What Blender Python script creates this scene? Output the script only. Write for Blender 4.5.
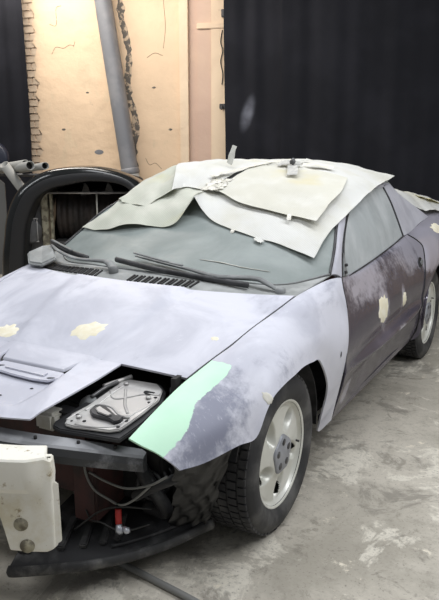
import bpy, bmesh, math, random
import numpy as np
from mathutils import Vector, Matrix
random.seed(4); rng = np.random.RandomState(4)
SC = bpy.context.scene
for o in list(bpy.data.objects): bpy.data.objects.remove(o)
COL = SC.collection
# ---------------------------------------------------------------- camera
cd = bpy.data.cameras.new('camera'); cam = bpy.data.objects.new('camera', cd); COL.objects.link(cam)
cd.sensor_fit = 'VERTICAL'; cd.sensor_height = 24.0; cd.lens = 702.0/600.0*24.0
cd.clip_start = .05; cd.clip_end = 100
YAW, PITCH = math.radians(-28.9), math.radians(-13.75)
cam.location = (1.944, -2.424, 1.616)
fw = Vector((math.sin(YAW)*math.cos(PITCH), math.cos(YAW)*math.cos(PITCH), math.sin(PITCH)))
cam.rotation_euler = fw.to_track_quat('-Z', 'Y').to_euler()
SC.camera = cam
# ---------------------------------------------------------------- light
SC.view_settings.view_transform = 'Standard'; SC.view_settings.look = 'None'
SC.view_settings.gamma = 1.0; SC.view_settings.use_curve_mapping = False
SC.view_settings.exposure = 0.0
W = bpy.data.worlds.new('workshop_air'); SC.world = W; W.use_nodes = True
W.node_tree.nodes['Background'].inputs[0].default_value = (.93, .96, 1, 1)
W.node_tree.nodes['Background'].inputs[1].default_value = .20
def area(name, loc, target, sx, sy, power, col=(1, 1, 1)):
    l = bpy.data.lights.new(name, 'AREA'); l.shape = 'RECTANGLE'; l.size = sx; l.size_y = sy; l.energy = power; l.color = col
    o = bpy.data.objects.new(name, l); COL.objects.link(o); o.location = loc
    o.rotation_euler = (Vector(target)-Vector(loc)).to_track_quat('-Z', 'Y').to_euler(); return o
area('ceiling_light_front', (-.3, -1.6, 3.9), (-.3, -1.5, 0), 3.6, .6, 64, (.94, .96, 1))
area('ceiling_light_middle', (-.4, 1.6, 3.9), (-.4, 1.6, 0), 3.6, .6, 60, (.95, .97, 1))
area('ceiling_light_side', (3.0, .8, 3.7), (1.2, .8, 0), .6, 4.0, 120, (.95, .97, 1))
area('ceiling_light_back', (-3.6, 3.4, 3.9), (-3.0, 4.9, 1.6), 3.6, .5, 125, (1, .93, .85))
area('ceiling_light_left', (-4.2, .2, 3.3), (-2.0, 1.5, .8), .3, 2.4, 28, (.95, .97, 1))
# ---------------------------------------------------------------- surfaces of the car (x = car's left, y = rearward, z = up)
def cr(P, n):
    """n samples along a Catmull-Rom curve through the points P"""
    P = np.asarray(P, float); k = len(P)
    if k == 2:
        t = np.linspace(0, 1, n)[:, None]; return P[0]*(1-t) + P[1]*t
    E = np.vstack([2*P[0]-P[1], P, 2*P[-1]-P[-2]])
    u = np.linspace(0, k-1, n); i = np.minimum(u.astype(int), k-2); t = (u-i)[:, None]
    a, b, c, d = E[i], E[i+1], E[i+2], E[i+3]
    return .5*(2*b+(c-a)*t+(2*a-5*b+4*c-d)*t*t+(3*b-a-3*c+d)*t**3)
def grid(ctrl, nu, nv):
    rows = [cr(r, nu) for r in ctrl]
    rows = np.array(rows)
    return np.array([cr(rows[:, j], nv) for j in range(nu)]).transpose(1, 0, 2)
def mir(rows): return [[(-x, y, z) for x, y, z in r] for r in rows]
def full(half):
    """half rows run from the middle (x = 0) to the left edge; returns the row across the whole car"""
    return [[(-x, y, z) for x, y, z in r[:0:-1]] + list(r) for r in half]
GLASS = full([
 [(0,.36,.930),(.35,.40,.925),(.64,.525,.900),(.825,.69,.940)],
 [(0,.65,1.050),(.34,.68,1.047),(.60,.755,1.038),(.788,.845,1.033)],
 [(0,.95,1.185),(.32,.97,1.180),(.565,.995,1.166),(.738,1.01,1.136)],
 [(0,1.28,1.305),(.29,1.29,1.302),(.50,1.305,1.290),(.650,1.34,1.262)]])
ROOF = full([
 [(0,1.28,1.305),(.29,1.29,1.302),(.50,1.305,1.290),(.650,1.34,1.262)],
 [(0,1.72,1.362),(.29,1.73,1.355),(.49,1.75,1.328),(.648,1.77,1.277)],
 [(0,2.12,1.362),(.28,2.13,1.352),(.48,2.13,1.318),(.640,2.13,1.263)],
 [(0,2.40,1.315),(.26,2.40,1.308),(.45,2.39,1.288),(.62,2.38,1.248)]])
HATCH = full([
 [(0,2.42,1.300),(.26,2.42,1.293),(.45,2.41,1.275),(.60,2.40,1.238)],
 [(0,2.85,1.19),(.27,2.85,1.183),(.48,2.83,1.16),(.645,2.74,1.08)],
 [(0,3.35,1.03),(.28,3.34,1.025),(.52,3.30,1.01),(.70,3.05,.965)]])
FENDER = [
 [(.66,-.71,.632),(.70,-.70,.612),(.745,-.68,.588),(.785,-.665,.56),(.815,-.645,.526)],
 [(.654,-.54,.670),(.708,-.535,.668),(.768,-.53,.646),(.825,-.53,.60),(.853,-.545,.519)],
 [(.652,-.42,.696),(.716,-.41,.700),(.790,-.40,.682),(.865,-.40,.625),(.905,-.405,.534)],
 [(.657,-.335,.715),(.730,-.32,.727),(.812,-.30,.711),(.890,-.30,.650),(.930,-.314,.533)],
 [(.684,-.245,.749),(.752,-.235,.753),(.828,-.225,.737),(.900,-.225,.680),(.938,-.242,.612)],
 [(.697,-.195,.766),(.762,-.18,.769),(.836,-.17,.752),(.907,-.17,.702),(.942,-.186,.652)],
 [(.717,-.104,.789),(.778,-.09,.794),(.846,-.075,.778),(.912,-.07,.728),(.943,-.089,.669)],
 [(.732,-.03,.814),(.790,-.01,.814),(.852,.01,.795),(.914,.02,.742),(.943,.0,.674)],
 [(.746,.05,.836),(.800,.075,.831),(.857,.09,.806),(.915,.11,.750),(.943,.093,.681)],
 [(.760,.145,.854),(.812,.165,.847),(.863,.19,.816),(.918,.215,.752),(.943,.195,.671)],
 [(.772,.24,.872),(.822,.27,.862),(.869,.30,.822),(.923,.32,.742),(.937,.294,.646)],
 [(.787,.373,.897),(.834,.39,.875),(.877,.41,.825),(.930,.43,.695),(.925,.424,.520)],
 [(.808,.52,.913),(.847,.51,.880),(.885,.51,.818),(.938,.50,.640),(.91,.474,.423)],
 [(.823,.64,.920),(.857,.62,.880),(.891,.60,.806),(.942,.57,.605),(.88,.477,.282)],
 [(.837,.735,.917),(.863,.70,.874),(.895,.68,.792),(.943,.605,.60),(.86,.52,.212)],
 [(.845,.800,.908),(.866,.77,.862),(.897,.745,.775),(.941,.65,.592),(.86,.69,.205)]]
DOOR = [
 [(.845,.800,.908),(.866,.77,.862),(.897,.745,.775),(.918,.715,.696),(.940,.65,.592),(.938,.648,.530),(.938,.655,.480),(.928,.668,.452),(.905,.69,.37),(.86,.69,.205)],
 [(.834,1.10,.896),(.855,1.10,.872),(.890,1.10,.79),(.922,1.10,.71),(.938,1.10,.60),(.930,1.10,.528),(.966,1.10,.486),(.945,1.10,.452),(.892,1.08,.39),(.855,1.07,.205)],
 [(.823,1.45,.905),(.850,1.45,.882),(.893,1.45,.80),(.927,1.45,.715),(.940,1.45,.61),(.930,1.45,.538),(.976,1.45,.494),(.950,1.45,.458),(.89,1.45,.40),(.85,1.45,.20)],
 [(.810,1.85,.920),(.845,1.85,.895),(.895,1.85,.81),(.930,1.85,.72),(.944,1.85,.62),(.934,1.85,.546),(.978,1.85,.500),(.952,1.85,.462),(.89,1.85,.40),(.85,1.85,.20)],
 [(.795,2.24,.930),(.835,2.35,.878),(.872,2.385,.822),(.935,2.207,.703),(.950,2.144,.605),(.948,2.12,.545),(.955,2.105,.495),(.943,2.10,.46),(.91,2.185,.312),(.865,2.19,.21)]]
QUARTER = [
 [(.795,2.24,.930),(.835,2.35,.878),(.872,2.385,.822),(.935,2.207,.703),(.950,2.144,.605),(.943,2.10,.46),(.91,2.185,.312),(.865,2.19,.21)],
 [(.778,2.40,.930),(.832,2.43,.89),(.885,2.44,.83),(.938,2.32,.73),(.953,2.215,.63),(.952,2.17,.50),(.945,2.195,.40),(.93,2.21,.275)],
 [(.768,2.55,.936),(.832,2.55,.905),(.893,2.54,.84),(.935,2.46,.76),(.953,2.36,.68),(.955,2.29,.61),(.955,2.24,.56),(.955,2.20,.52)],
 [(.760,2.72,.944),(.835,2.70,.918),(.898,2.68,.86),(.932,2.62,.80),(.948,2.56,.755),(.954,2.53,.725),(.956,2.51,.705),(.957,2.50,.690)],
 [(.752,2.90,.952),(.835,2.88,.93),(.898,2.86,.87),(.930,2.80,.80),(.945,2.76,.75),(.952,2.73,.715),(.954,2.71,.69),(.955,2.70,.665)],
 [(.745,3.06,.958),(.83,3.05,.938),(.893,3.03,.88),(.925,3.0,.79),(.938,2.97,.71),(.943,2.95,.62),(.942,2.93,.54),(.935,2.92,.46)],
 [(.735,3.30,.965),(.815,3.30,.945),(.875,3.28,.885),(.905,3.25,.79),(.918,3.20,.68),(.915,3.12,.54),(.90,3.05,.40),(.87,3.0,.28)],
 [(.70,3.72,.965),(.76,3.72,.945),(.81,3.70,.89),(.835,3.68,.80),(.845,3.66,.68),(.84,3.62,.54),(.83,3.58,.40),(.81,3.55,.30)]]
PILLAR = [
 [(.825,.69,.940),(.838,.74,.935),(.846,.80,.910)],
 [(.788,.845,1.033),(.798,.875,1.036),(.804,.905,1.024)],
 [(.738,1.01,1.136),(.749,1.04,1.138),(.756,1.075,1.126)],
 [(.650,1.34,1.262),(.664,1.37,1.259),(.672,1.41,1.244)],
 [(.648,1.77,1.277),(.657,1.78,1.270),(.662,1.79,1.254)],
 [(.640,2.13,1.263),(.647,2.14,1.256),(.650,2.14,1.242)]]
SIDE_GLASS = [
 [(.838,.895,.893),(.828,1.30,.900),(.812,1.78,.917),(.795,2.12,.935)],
 [(.801,.935,1.008),(.795,1.33,1.012),(.776,1.79,1.025),(.752,2.12,1.038)],
 [(.752,1.095,1.120),(.742,1.45,1.132),(.720,1.80,1.142),(.700,2.12,1.152)],
 [(.672,1.42,1.242),(.668,1.58,1.250),(.662,1.80,1.252),(.648,2.115,1.243)]]
SAIL = [
 [(.648,2.125,1.247),(.645,2.24,1.252),(.622,2.39,1.245)],
 [(.700,2.135,1.15),(.688,2.29,1.155),(.655,2.52,1.155)],
 [(.752,2.14,1.035),(.735,2.36,1.045),(.700,2.62,1.05)],
 [(.793,2.15,.930),(.780,2.40,.930),(.756,2.72,.944)]]
def ramp(x, a, b):
    t = np.clip((x-a)/(b-a), 0, 1); return t*t*(3-2*t)
def hood_half(y): return np.interp(y, [-.335,-.282,-.207,-.104,.006,.139,.24,.313,.40], [.648,.662,.684,.708,.731,.750,.764,.772,.780])
def hood_rear(x): return .180+.193*(np.abs(x)/.78)**2.0
def hood_z(x, y):
    ze = np.interp(y, [-1.0,-.335,-.282,-.207,-.104,.006,.139,.24,.40], [.632,.715,.734,.760,.789,.822,.853,.873,.904])
    w = np.where(y > -.335, hood_half(y), .648)
    crown = np.interp(y, [-.80,-.46,-.30,-.1,.08,.18,.4], [.0,.000,.010,.030,.045,.050,.035])
    z = ze + crown*(1-np.clip(np.abs(x)/w, 0, 1)**2.2)
    bw = .20+.16*(y+.46)
    z = z + .011*(1-ramp(np.abs(x), bw-.012, bw+.03))*ramp(y, -.60, -.2)
    return z
# ---------------------------------------------------------------- helpers
def world_of(o):
    """where o's own origin sits; a part whose vertices are in world space has its origin at the world's"""
    if o.parent is None: return o.location.copy()
    if o.matrix_parent_inverse != Matrix(): return Vector((0, 0, 0))
    return o.location+world_of(o.parent)
def smooth(me, on=True):
    me.polygons.foreach_set('use_smooth', [on]*len(me.polygons)); me.update()
def link(name, me, mat, parent=None, loc=None):
    """one mesh object; vertices are given in world space unless loc places it"""
    o = bpy.data.objects.new(name, me); COL.objects.link(o)
    for m in (mat if isinstance(mat, (list, tuple)) else [mat]): me.materials.append(m)
    if parent is not None:
        o.parent = parent
        if loc is None: o.matrix_parent_inverse = Matrix.Translation(-world_of(parent)) if world_of(parent).length > 0 else Matrix()
    if loc is not None: o.location = loc
    return o
def data(name, V, F, sm=True):
    me = bpy.data.meshes.new(name); me.from_pydata([tuple(map(float, v)) for v in V], [], [tuple(map(int, f)) for f in F]); me.validate(); smooth(me, sm); return me
def thing(name, label, cat, loc=(0, 0, 0), group=None):
    o = bpy.data.objects.new(name, None); COL.objects.link(o); o.location = loc; o.empty_display_size = .1
    return tag(o, label, cat, group)
def tag(o, label, cat, group=None):
    o['label'] = label; o['category'] = cat
    if group: o['group'] = group
    return o
def struct(o): o['kind'] = 'structure'; return o
def stuff(o): o['kind'] = 'stuff'; return o
def grid_faces(nv, nu, close_u=False, flip=False):
    F = []
    for i in range(nv-1):
        for j in range(nu if close_u else nu-1):
            k = (j+1) % nu; f = (i*nu+j, i*nu+k, (i+1)*nu+k, (i+1)*nu+j); F.append(f[::-1] if flip else f)
    return F
def sheet_mesh(name, G, thick=0, up=(0, 0, 1), edge=None):
    """grid of points -> mesh, with real thickness put behind the face that looks along `up`"""
    G = np.asarray(G); nv, nu = G.shape[:2]
    du = np.gradient(G, axis=1); dv = np.gradient(G, axis=0); N = np.cross(du, dv); N /= np.linalg.norm(N, axis=2, keepdims=True)+1e-9
    flip = (N.reshape(-1, 3)@np.array(up)).sum() < 0
    if flip: N = -N
    F = grid_faces(nv, nu, flip=flip); V = G.reshape(-1, 3)
    if thick:
        n = nv*nu; V = np.vstack([V, (G-N*thick).reshape(-1, 3)])
        F += [tuple(i+n for i in f[::-1]) for f in F[:]]
        ring = [j for j in range(nu)]+[i*nu+nu-1 for i in range(1, nv)]+[(nv-1)*nu+j for j in range(nu-2, -1, -1)]+[i*nu for i in range(nv-2, 0, -1)]
        m = len(V); k = len(ring); V = np.vstack([V, V[ring], V[[i+n for i in ring]]])
        for i in range(k):
            j = (i+1) % k; q = (m+j, m+i, m+k+i, m+k+j); F.append(q[::-1] if flip else q)
    return data(name, V, F)
def panel(name, ctrl, mat, parent, nu=16, nv=40, thick=.006, up=(1, 0, .3)):
    return link(name, sheet_mesh(name, grid(ctrl, nu, nv), thick, up), mat, parent)
def bm_obj(name, bm, mat, parent=None, sm=False, loc=None):
    me = bpy.data.meshes.new(name); bmesh.ops.recalc_face_normals(bm, faces=bm.faces); bm.to_mesh(me); bm.free(); smooth(me, sm); return link(name, me, mat, parent, loc)
def bm_box(bm, c, s, rot=None, bevel=0):
    r = bmesh.ops.create_cube(bm, size=1); vs = r['verts']
    M = Matrix.Translation(c) @ (rot.to_4x4() if rot is not None else Matrix()) @ Matrix.Diagonal((*s, 1))
    bmesh.ops.transform(bm, matrix=M, verts=vs)
    if bevel:
        es = list({e for v in vs for e in v.link_edges}); bmesh.ops.bevel(bm, geom=es, offset=bevel, segments=2, affect='EDGES', clamp_overlap=True)
def box(name, c, s, mat, parent=None, rot=None, bevel=0):
    bm = bmesh.new(); bm_box(bm, c, s, rot, bevel); return bm_obj(name, bm, mat, parent)
def tube_vf(P, r, n=10, cap=True, flat=1.0):
    P = np.asarray(P, float); k = len(P); r = np.broadcast_to(r, (k,)).astype(float)
    T = np.gradient(P, axis=0); T /= np.linalg.norm(T, axis=1, keepdims=True)+1e-9
    up = np.array([0, 0, 1.]) if abs(T[0][2]) < .9 else np.array([1., 0, 0]); V = []
    for i in range(k):
        a = np.cross(T[i], up); a /= np.linalg.norm(a)+1e-9; b = np.cross(a, T[i])
        for j in range(n):
            t = 2*math.pi*j/n; V.append(P[i]+r[i]*(math.cos(t)*a+math.sin(t)*b*flat))
    F = grid_faces(k, n, True)
    if cap: F += [tuple(range(n))[::-1], tuple((k-1)*n+j for j in range(n))]
    return V, F
def tube(name, P, r, mat, parent=None, n=10, res=None, cap=True, flat=1.0):
    if res: P = cr(P, res)
    V, F = tube_vf(P, r, n, cap, flat); return link(name, data(name, V, F), mat, parent)
def prism(name, poly, vec, mat, parent=None, sm=False, bevel=0):
    """planar polygon swept along vec"""
    bm = bmesh.new(); vs = [bm.verts.new(q) for q in poly]; f = bm.faces.new(vs)
    r = bmesh.ops.extrude_face_region(bm, geom=[f]); nv = [g for g in r['geom'] if isinstance(g, bmesh.types.BMVert)]
    bmesh.ops.translate(bm, vec=vec, verts=nv)
    if bevel: bmesh.ops.bevel(bm, geom=list(bm.edges), offset=bevel, segments=2, affect='EDGES', clamp_overlap=True)
    return bm_obj(name, bm, mat, parent, sm)
def attr(o, name, fn):
    me = o.data; n = len(me.vertices); co = np.zeros(n*3); me.vertices.foreach_get('co', co); co = co.reshape(-1, 3)
    a = me.attributes.new(name, 'FLOAT', 'POINT'); a.data.foreach_set('value', np.asarray(fn(co), float).astype(np.float32))
# ---------------------------------------------------------------- materials
class NT:
    def __init__(s, name):
        s.m = bpy.data.materials.new(name); s.m.use_nodes = True; s.t = s.m.node_tree; s.b = s.t.nodes['Principled BSDF']; s.co = None
    def n(s, kind, **k):
        x = s.t.nodes.new(kind)
        for a, v in k.items(): setattr(x, a, v)
        return x
    def l(s, a, b): s.t.links.new(a, b)
    def coord(s):
        if s.co is None: s.co = s.n('ShaderNodeTexCoord').outputs['Object']
        return s.co
    def map(s, scale=(1, 1, 1), rot=(0, 0, 0), loc=(0, 0, 0)):
        m = s.n('ShaderNodeMapping'); m.inputs['Scale'].default_value = scale; m.inputs['Rotation'].default_value = rot; m.inputs['Location'].default_value = loc
        s.l(s.coord(), m.inputs[0]); return m.outputs[0]
    def noise(s, scale, detail=4, rough=.55, vec=None, dist=0):
        x = s.n('ShaderNodeTexNoise'); x.inputs['Scale'].default_value = scale; x.inputs['Detail'].default_value = detail; x.inputs['Roughness'].default_value = rough; x.inputs['Distortion'].default_value = dist
        s.l(vec or s.coord(), x.inputs['Vector']); return x.outputs[0]
    def rmp(s, f, lo, hi, a=0, b=1):
        x = s.n('ShaderNodeMapRange'); x.interpolation_type = 'SMOOTHSTEP'
        for i, v in enumerate((lo, hi, a, b)): x.inputs[i+1].default_value = v
        s.l(f, x.inputs[0]); return x.outputs[0]
    def math(s, op, a, b=None):
        x = s.n('ShaderNodeMath', operation=op)
        for i, v in enumerate((a, b)):
            if v is None: continue
            if isinstance(v, (int, float)): x.inputs[i].default_value = v
            else: s.l(v, x.inputs[i])
        return x.outputs[0]
    def mix(s, fac, a, b):
        x = s.n('ShaderNodeMix', data_type='RGBA')
        if isinstance(fac, (int, float)): x.inputs[0].default_value = fac
        else: s.l(fac, x.inputs[0])
        for i, v in ((6, a), (7, b)):
            if isinstance(v, tuple): x.inputs[i].default_value = (*v, 1)
            else: s.l(v, x.inputs[i])
        return x.outputs[2]
    def attr(s, name): return s.n('ShaderNodeAttribute', attribute_name=name).outputs['Fac']
    def bump(s, h, strength=.2, dist=.01):
        x = s.n('ShaderNodeBump'); x.inputs['Strength'].default_value = strength; x.inputs['Distance'].default_value = dist
        s.l(h, x.inputs['Height'])
        if s.b.inputs['Normal'].is_linked: s.l(s.b.inputs['Normal'].links[0].from_socket, x.inputs['Normal'])
        s.l(x.outputs[0], s.b.inputs['Normal'])
    def done(s, col, rough=.5, metal=0, spec=.5):
        if isinstance(col, tuple): s.b.inputs['Base Color'].default_value = (*col, 1)
        else: s.l(col, s.b.inputs['Base Color'])
        if isinstance(rough, (int, float)): s.b.inputs['Roughness'].default_value = rough
        else: s.l(rough, s.b.inputs['Roughness'])
        s.b.inputs['Metallic'].default_value = metal; s.b.inputs['Specular IOR Level'].default_value = spec
        return s.m
def plain(name, col, rough=.5, metal=0, spec=.5, col2=None, sc=6, lo=.4, hi=.65, bump=0, bsc=60):
    t = NT(name); c = col
    if col2: c = t.mix(t.rmp(t.noise(sc, 5), lo, hi), col, col2)
    if bump: t.bump(t.noise(bsc, 3), bump, .004)
    return t.done(c, rough, metal, spec)
M = {}
# -- sanded primer
def primer(name, marks):
    t = NT(name)
    base = t.mix(t.rmp(t.noise(2.6, 5, .6, dist=.6), .40, .62), (.64, .645, .715), (.50, .507, .575))
    base = t.mix(t.rmp(t.noise(5.5, 6, .65, t.map((1, .35, 1))), .56, .74), base, (.37, .378, .44))
    base = t.mix(t.rmp(t.noise(11, 6, .7), .60, .78, 0, .55), base, (.74, .745, .80))
    if marks:
        n1 = t.noise(14, 5, .7); n2 = t.noise(48, 4, .6)
        dk = t.math('ADD', t.attr('sanded_or_sheen'), t.math('MULTIPLY', t.math('SUBTRACT', n1, .5), 1.5))
        base = t.mix(t.rmp(dk, .30, .95), base, (.235, .245, .315))
        base = t.mix(t.math('MULTIPLY', t.rmp(t.noise(30, 5, .7, t.map((1, 2.2, .6), (.4, .3, .5))), .55, .75), t.rmp(dk, .3, .7)), base, (.50, .51, .60))
        gr = t.math('ADD', t.attr('green'), t.math('MULTIPLY', t.math('SUBTRACT', t.math('ADD', t.math('MULTIPLY', n2, .5), t.math('MULTIPLY', n1, .6)), .55), .035))
        base = t.mix(t.rmp(gr, .0, .004), base, t.mix(t.rmp(t.noise(5), .3, .7), (.53, .84, .62), (.60, .89, .68)))
    t.bump(t.noise(180, 3), .06, .002)
    return t.done(base, .48, 0, .4)
M['primer'] = primer('sanded_primer', False); M['primer_fender'] = primer('sanded_primer_marks', True)
# -- old mauve paint, dulled by sanding; its mask also paints reflected light higher up
t = NT('dull_mauve_paint')
c = t.mix(t.rmp(t.noise(3, 5, .6), .42, .66), (.085, .077, .100), (.125, .113, .145))
c = t.mix(t.rmp(t.math('ADD', t.attr('sanded_or_sheen'), t.math('MULTIPLY', t.math('SUBTRACT', t.noise(16, 6, .72), .5), 1.0)), .35, .85), c, (.44, .425, .485))
M['mauve'] = t.done(c, t.rmp(t.noise(9, 5), .3, .7, .14, .26), .22, .6)
M['grey_primer'] = plain('grey_primer', (.46, .46, .51), .5, col2=(.56, .56, .61), sc=5)
M['bar_top'] = plain('dusty_lit_bar_top', (.22, .225, .235), .7, col2=(.34, .345, .36), sc=10)  # dusty, and painted paler to stand in for light on the top faces
M['filler'] = plain('cream_filler', (.80, .74, .56), .7, col2=(.86, .82, .68), sc=25)
# -- dusty glass
def glass(name, col, dust, col2):
    t = NT(name)
    c = t.mix(t.rmp(t.noise(3.5, 5, .6, dist=.8), .35, .7), col, col2)
    t.done(c, t.rmp(t.noise(6, 5), .3, .7, .38, .55), 0, .35)
    out = t.t.nodes['Material Output']; tr = t.n('ShaderNodeBsdfTransparent'); tr.inputs[0].default_value = (.72, .78, .76, 1); mx = t.n('ShaderNodeMixShader')
    f = t.rmp(t.noise(2.2, 6, .65, dist=.5), .25, .75, dust-.12, dust+.10); t.l(f, mx.inputs[0]); t.l(tr.outputs[0], mx.inputs[1]); t.l(t.b.outputs[0], mx.inputs[2]); t.l(mx.outputs[0], out.inputs[0])
    return t.m
M['windscreen'] = glass('dusty_windscreen', (.25, .285, .275), .88, (.31, .345, .335))
M['side_glass'] = glass('dusty_side_glass', (.58, .61, .62), .64, (.72, .74, .75))
M['black_plastic'] = plain('black_plastic', (.018, .018, .02), .5, col2=(.055, .055, .058), sc=9, bump=.1)
M['dusty_black'] = plain('dusty_black_plastic', (.022, .022, .024), .62, col2=(.12, .12, .12), sc=7, lo=.5, hi=.75, bump=.1)
M['grey_plastic'] = plain('dusty_grey_plastic', (.155, .16, .16), .62, col2=(.26, .27, .27), sc=10, bump=.08)
M['cowl'] = plain('cowl_plastic', (.24, .25, .245), .7, col2=(.36, .37, .365), sc=8, bump=.08)
M['liner'] = plain('crumpled_black_liner', (.004, .004, .0045), .35, col2=(.010, .010, .010), sc=14, bump=.5, bsc=18)
M['lip'] = plain('dusty_lip', (.035, .035, .036), .7, col2=(.22, .215, .205), sc=9, lo=.45, hi=.72, bump=.2)
M['void'] = plain('engine_bay_black', (.012, .012, .013), .8, col2=(.03, .028, .028), sc=6)
M['metal'] = plain('bare_grey_metal', (.42, .41, .40), .42, .35, col2=(.55, .54, .52), sc=12, bump=.05)
M['dark_metal'] = plain('dark_steel', (.07, .07, .075), .45, .6, col2=(.12, .12, .12))
t = NT('worn_bar_paint')
M['bar'] = t.done(t.mix(t.rmp(t.noise(9, 6, .7), .52, .72), (.050, .053, .060), (.20, .205, .22)), .5, 0, .5)
M['tyre'] = plain('tyre_rubber', (.030, .030, .032), .75, col2=(.11, .108, .105), sc=7, lo=.42, hi=.72, bump=.15)
M['rim'] = plain('cream_silver_alloy', (.66, .66, .60), .34, .15, col2=(.74, .74, .69), sc=8)
M['hub'] = plain('grey_hub_cap', (.30, .31, .34), .45, .2, col2=(.36, .37, .40), sc=14)
M['seat'] = plain('faded_red_seat', (.30, .13, .12), .9, col2=(.38, .18, .16), sc=10)
M['trim_grey'] = plain('grey_interior', (.22, .22, .23), .8, col2=(.28, .28, .28))
t = NT('cream_foam')
c = t.mix(t.rmp(t.noise(5, 6, .65), .42, .68), (.86, .84, .76), (.70, .64, .48)); c = t.mix(t.rmp(t.noise(22, 6, .7), .60, .70), c, (.40, .33, .21))
c = t.mix(t.rmp(t.noise(6, 3, .6, t.map(loc=(3, 1, 0))), .68, .72), c, (.06, .055, .05))
t.bump(t.noise(50, 4), .12, .004); M['foam'] = t.done(c, .75, 0, .3)
def paper(name, a, b, stain):
    t = NT(name)
    c = t.mix(t.rmp(t.noise(4, 4, .6), .4, .7), a, b); c = t.mix(t.rmp(t.noise(2.2, 3, .5, t.map(loc=(2, 7, 1))), .56, .74, 0, .75), c, stain)
    w = t.n('ShaderNodeTexWave', wave_type='BANDS', bands_direction='DIAGONAL'); w.inputs['Scale'].default_value = 38; w.inputs['Distortion'].default_value = .4; t.l(t.coord(), w.inputs[0])
    t.bump(w.outputs[1], .25, .002); t.bump(t.noise(7, 5, .6), .35, .016)
    c = t.mix(t.rmp(w.outputs[1], .3, .7, 0, .12), c, (.45, .45, .42))
    t.done(c, .8, 0, .2)
    out = t.t.nodes['Material Output']; tl = t.n('ShaderNodeBsdfTranslucent'); t.l(c, tl.inputs[0]); mx = t.n('ShaderNodeMixShader'); mx.inputs[0].default_value = .18
    t.l(t.b.outputs[0], mx.inputs[1]); t.l(tl.outputs[0], mx.inputs[2]); t.l(mx.outputs[0], out.inputs[0]); return t.m
M['paper'] = paper('masking_paper', (.70, .685, .60), (.77, .76, .70), (.72, .64, .36)); M['paper2'] = paper('masking_paper_white', (.76, .76, .73), (.70, .69, .62), (.72, .68, .50))
M['paper_green'] = paper('masking_paper_greenish', (.60, .62, .53), (.70, .70, .62), (.68, .66, .42))
M['tape'] = plain('old_masking_tape', (.62, .60, .52), .7, col2=(.72, .70, .64), sc=20); M['tape_yellow'] = plain('yellow_masking_tape', (.78, .70, .36), .6, col2=(.84, .78, .50), sc=20)
M['tape_grey'] = plain('grey_tape', (.40, .40, .38), .6, col2=(.55, .54, .5), sc=20)
# -- building
t = NT('concrete_floor')
c = t.mix(t.rmp(t.noise(1.3, 7, .65, dist=.5), .36, .66), (.56, .52, .445), (.38, .352, .295))
c = t.mix(t.rmp(t.noise(2.4, 8, .70, t.map(loc=(4, 2, 0)), dist=.7), .53, .59), c, (.68, .64, .55))
dk = t.noise(1.9, 8, .72, t.map(loc=(9, 5, 0)), dist=.9)
c = t.mix(t.rmp(dk, .54, .61, 0, .70), c, (.22, .203, .172))
c = t.mix(t.rmp(t.noise(6, 8, .75, t.map(loc=(1, 8, 0)), dist=.6), .56, .64, 0, .7), c, (.25, .23, .19))
c = t.mix(t.rmp(t.noise(14, 8, .75, t.map(loc=(2, 3, 0))), .50, .64, 0, .5), c, (.30, .275, .23))
c = t.mix(t.rmp(t.noise(70, 4, .7), .56, .70, 0, .7), c, (.17, .155, .135))
c = t.mix(t.rmp(t.noise(4.2, 8, .78, t.map(loc=(6, 1, 0))), .61, .68), c, (.76, .70, .58))
t.bump(t.noise(7, 7, .7), .35, .012); t.bump(t.noise(90, 3), .2, .004)
M['floor'] = t.done(c, t.rmp(t.noise(1.5, 7, .68, t.map(loc=(9, 5, 0)), dist=.9), .5, .64, .72, .45), 0, .4)
def plaster(name, a, b, dirt):
    t = NT(name)
    c = t.mix(t.rmp(t.noise(1.1, 5, .6), .4, .66), a, b)
    c = t.mix(t.rmp(t.noise(4.5, 7, .72, t.map((1, 1, .6))), .66, .72, 0, .6), c, dirt)
    c = t.mix(t.rmp(t.noise(2.6, 5, .6, t.map((1, 1, .5), loc=(3, 3, 3))), .58, .66, 0, .6), c, (.66, .53, .37))
    t.bump(t.noise(4, 7, .65), .5, .03); t.bump(t.noise(1.6, 3, .5, t.map(loc=(5, 5, 5))), .6, .06); return t.done(c, .85, 0, .2)
M['plaster'] = plaster('peach_plaster', (.76, .575, .40), (.70, .53, .37), (.45, .35, .26))
M['plaster_pale'] = plaster('pale_peach_paint', (.78, .62, .45), (.72, .56, .41), (.5, .4, .3))
M['plaster_pink'] = plaster('pinkish_paint', (.60, .43, .34), (.64, .47, .36), (.46, .33, .26))
M['brick'] = plain('painted_brick', (.62, .49, .365), .9, col2=(.70, .56, .42), sc=5, bump=.4, bsc=30)
M['mortar'] = plain('old_mortar', (.40, .33, .26), .95, col2=(.28, .23, .19), sc=14, bump=.4, bsc=40)
M['scar'] = plain('crumbled_mortar', (.13, .115, .10), .95, col2=(.55, .43, .31), sc=16, lo=.48, hi=.6, bump=.9, bsc=25)
M['crack'] = plain('plaster_crack', (.36, .27, .19), .95)
M['pipe'] = plain('grey_painted_pipe', (.185, .19, .205), .55, .1, col2=(.24, .24, .25), sc=4, bump=.06)
def cloth(name, smear):
    t = NT(name)
    c = t.mix(t.rmp(t.noise(2, 5), .4, .7), (.0135, .014, .018), (.019, .0195, .025))
    if smear is not None:
        c = t.mix(t.math('MULTIPLY', t.rmp(t.attr('smear'), .2, 1.0), t.rmp(t.noise(6, 4), .2, .8, .3, .8)), c, (.20, .21, .25))
    return t.done(c, .8, 0, .15)
M['cloth'] = cloth('black_curtain_cloth', None); M['cloth_smear'] = cloth('black_curtain_cloth_smeared', 1)
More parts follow.
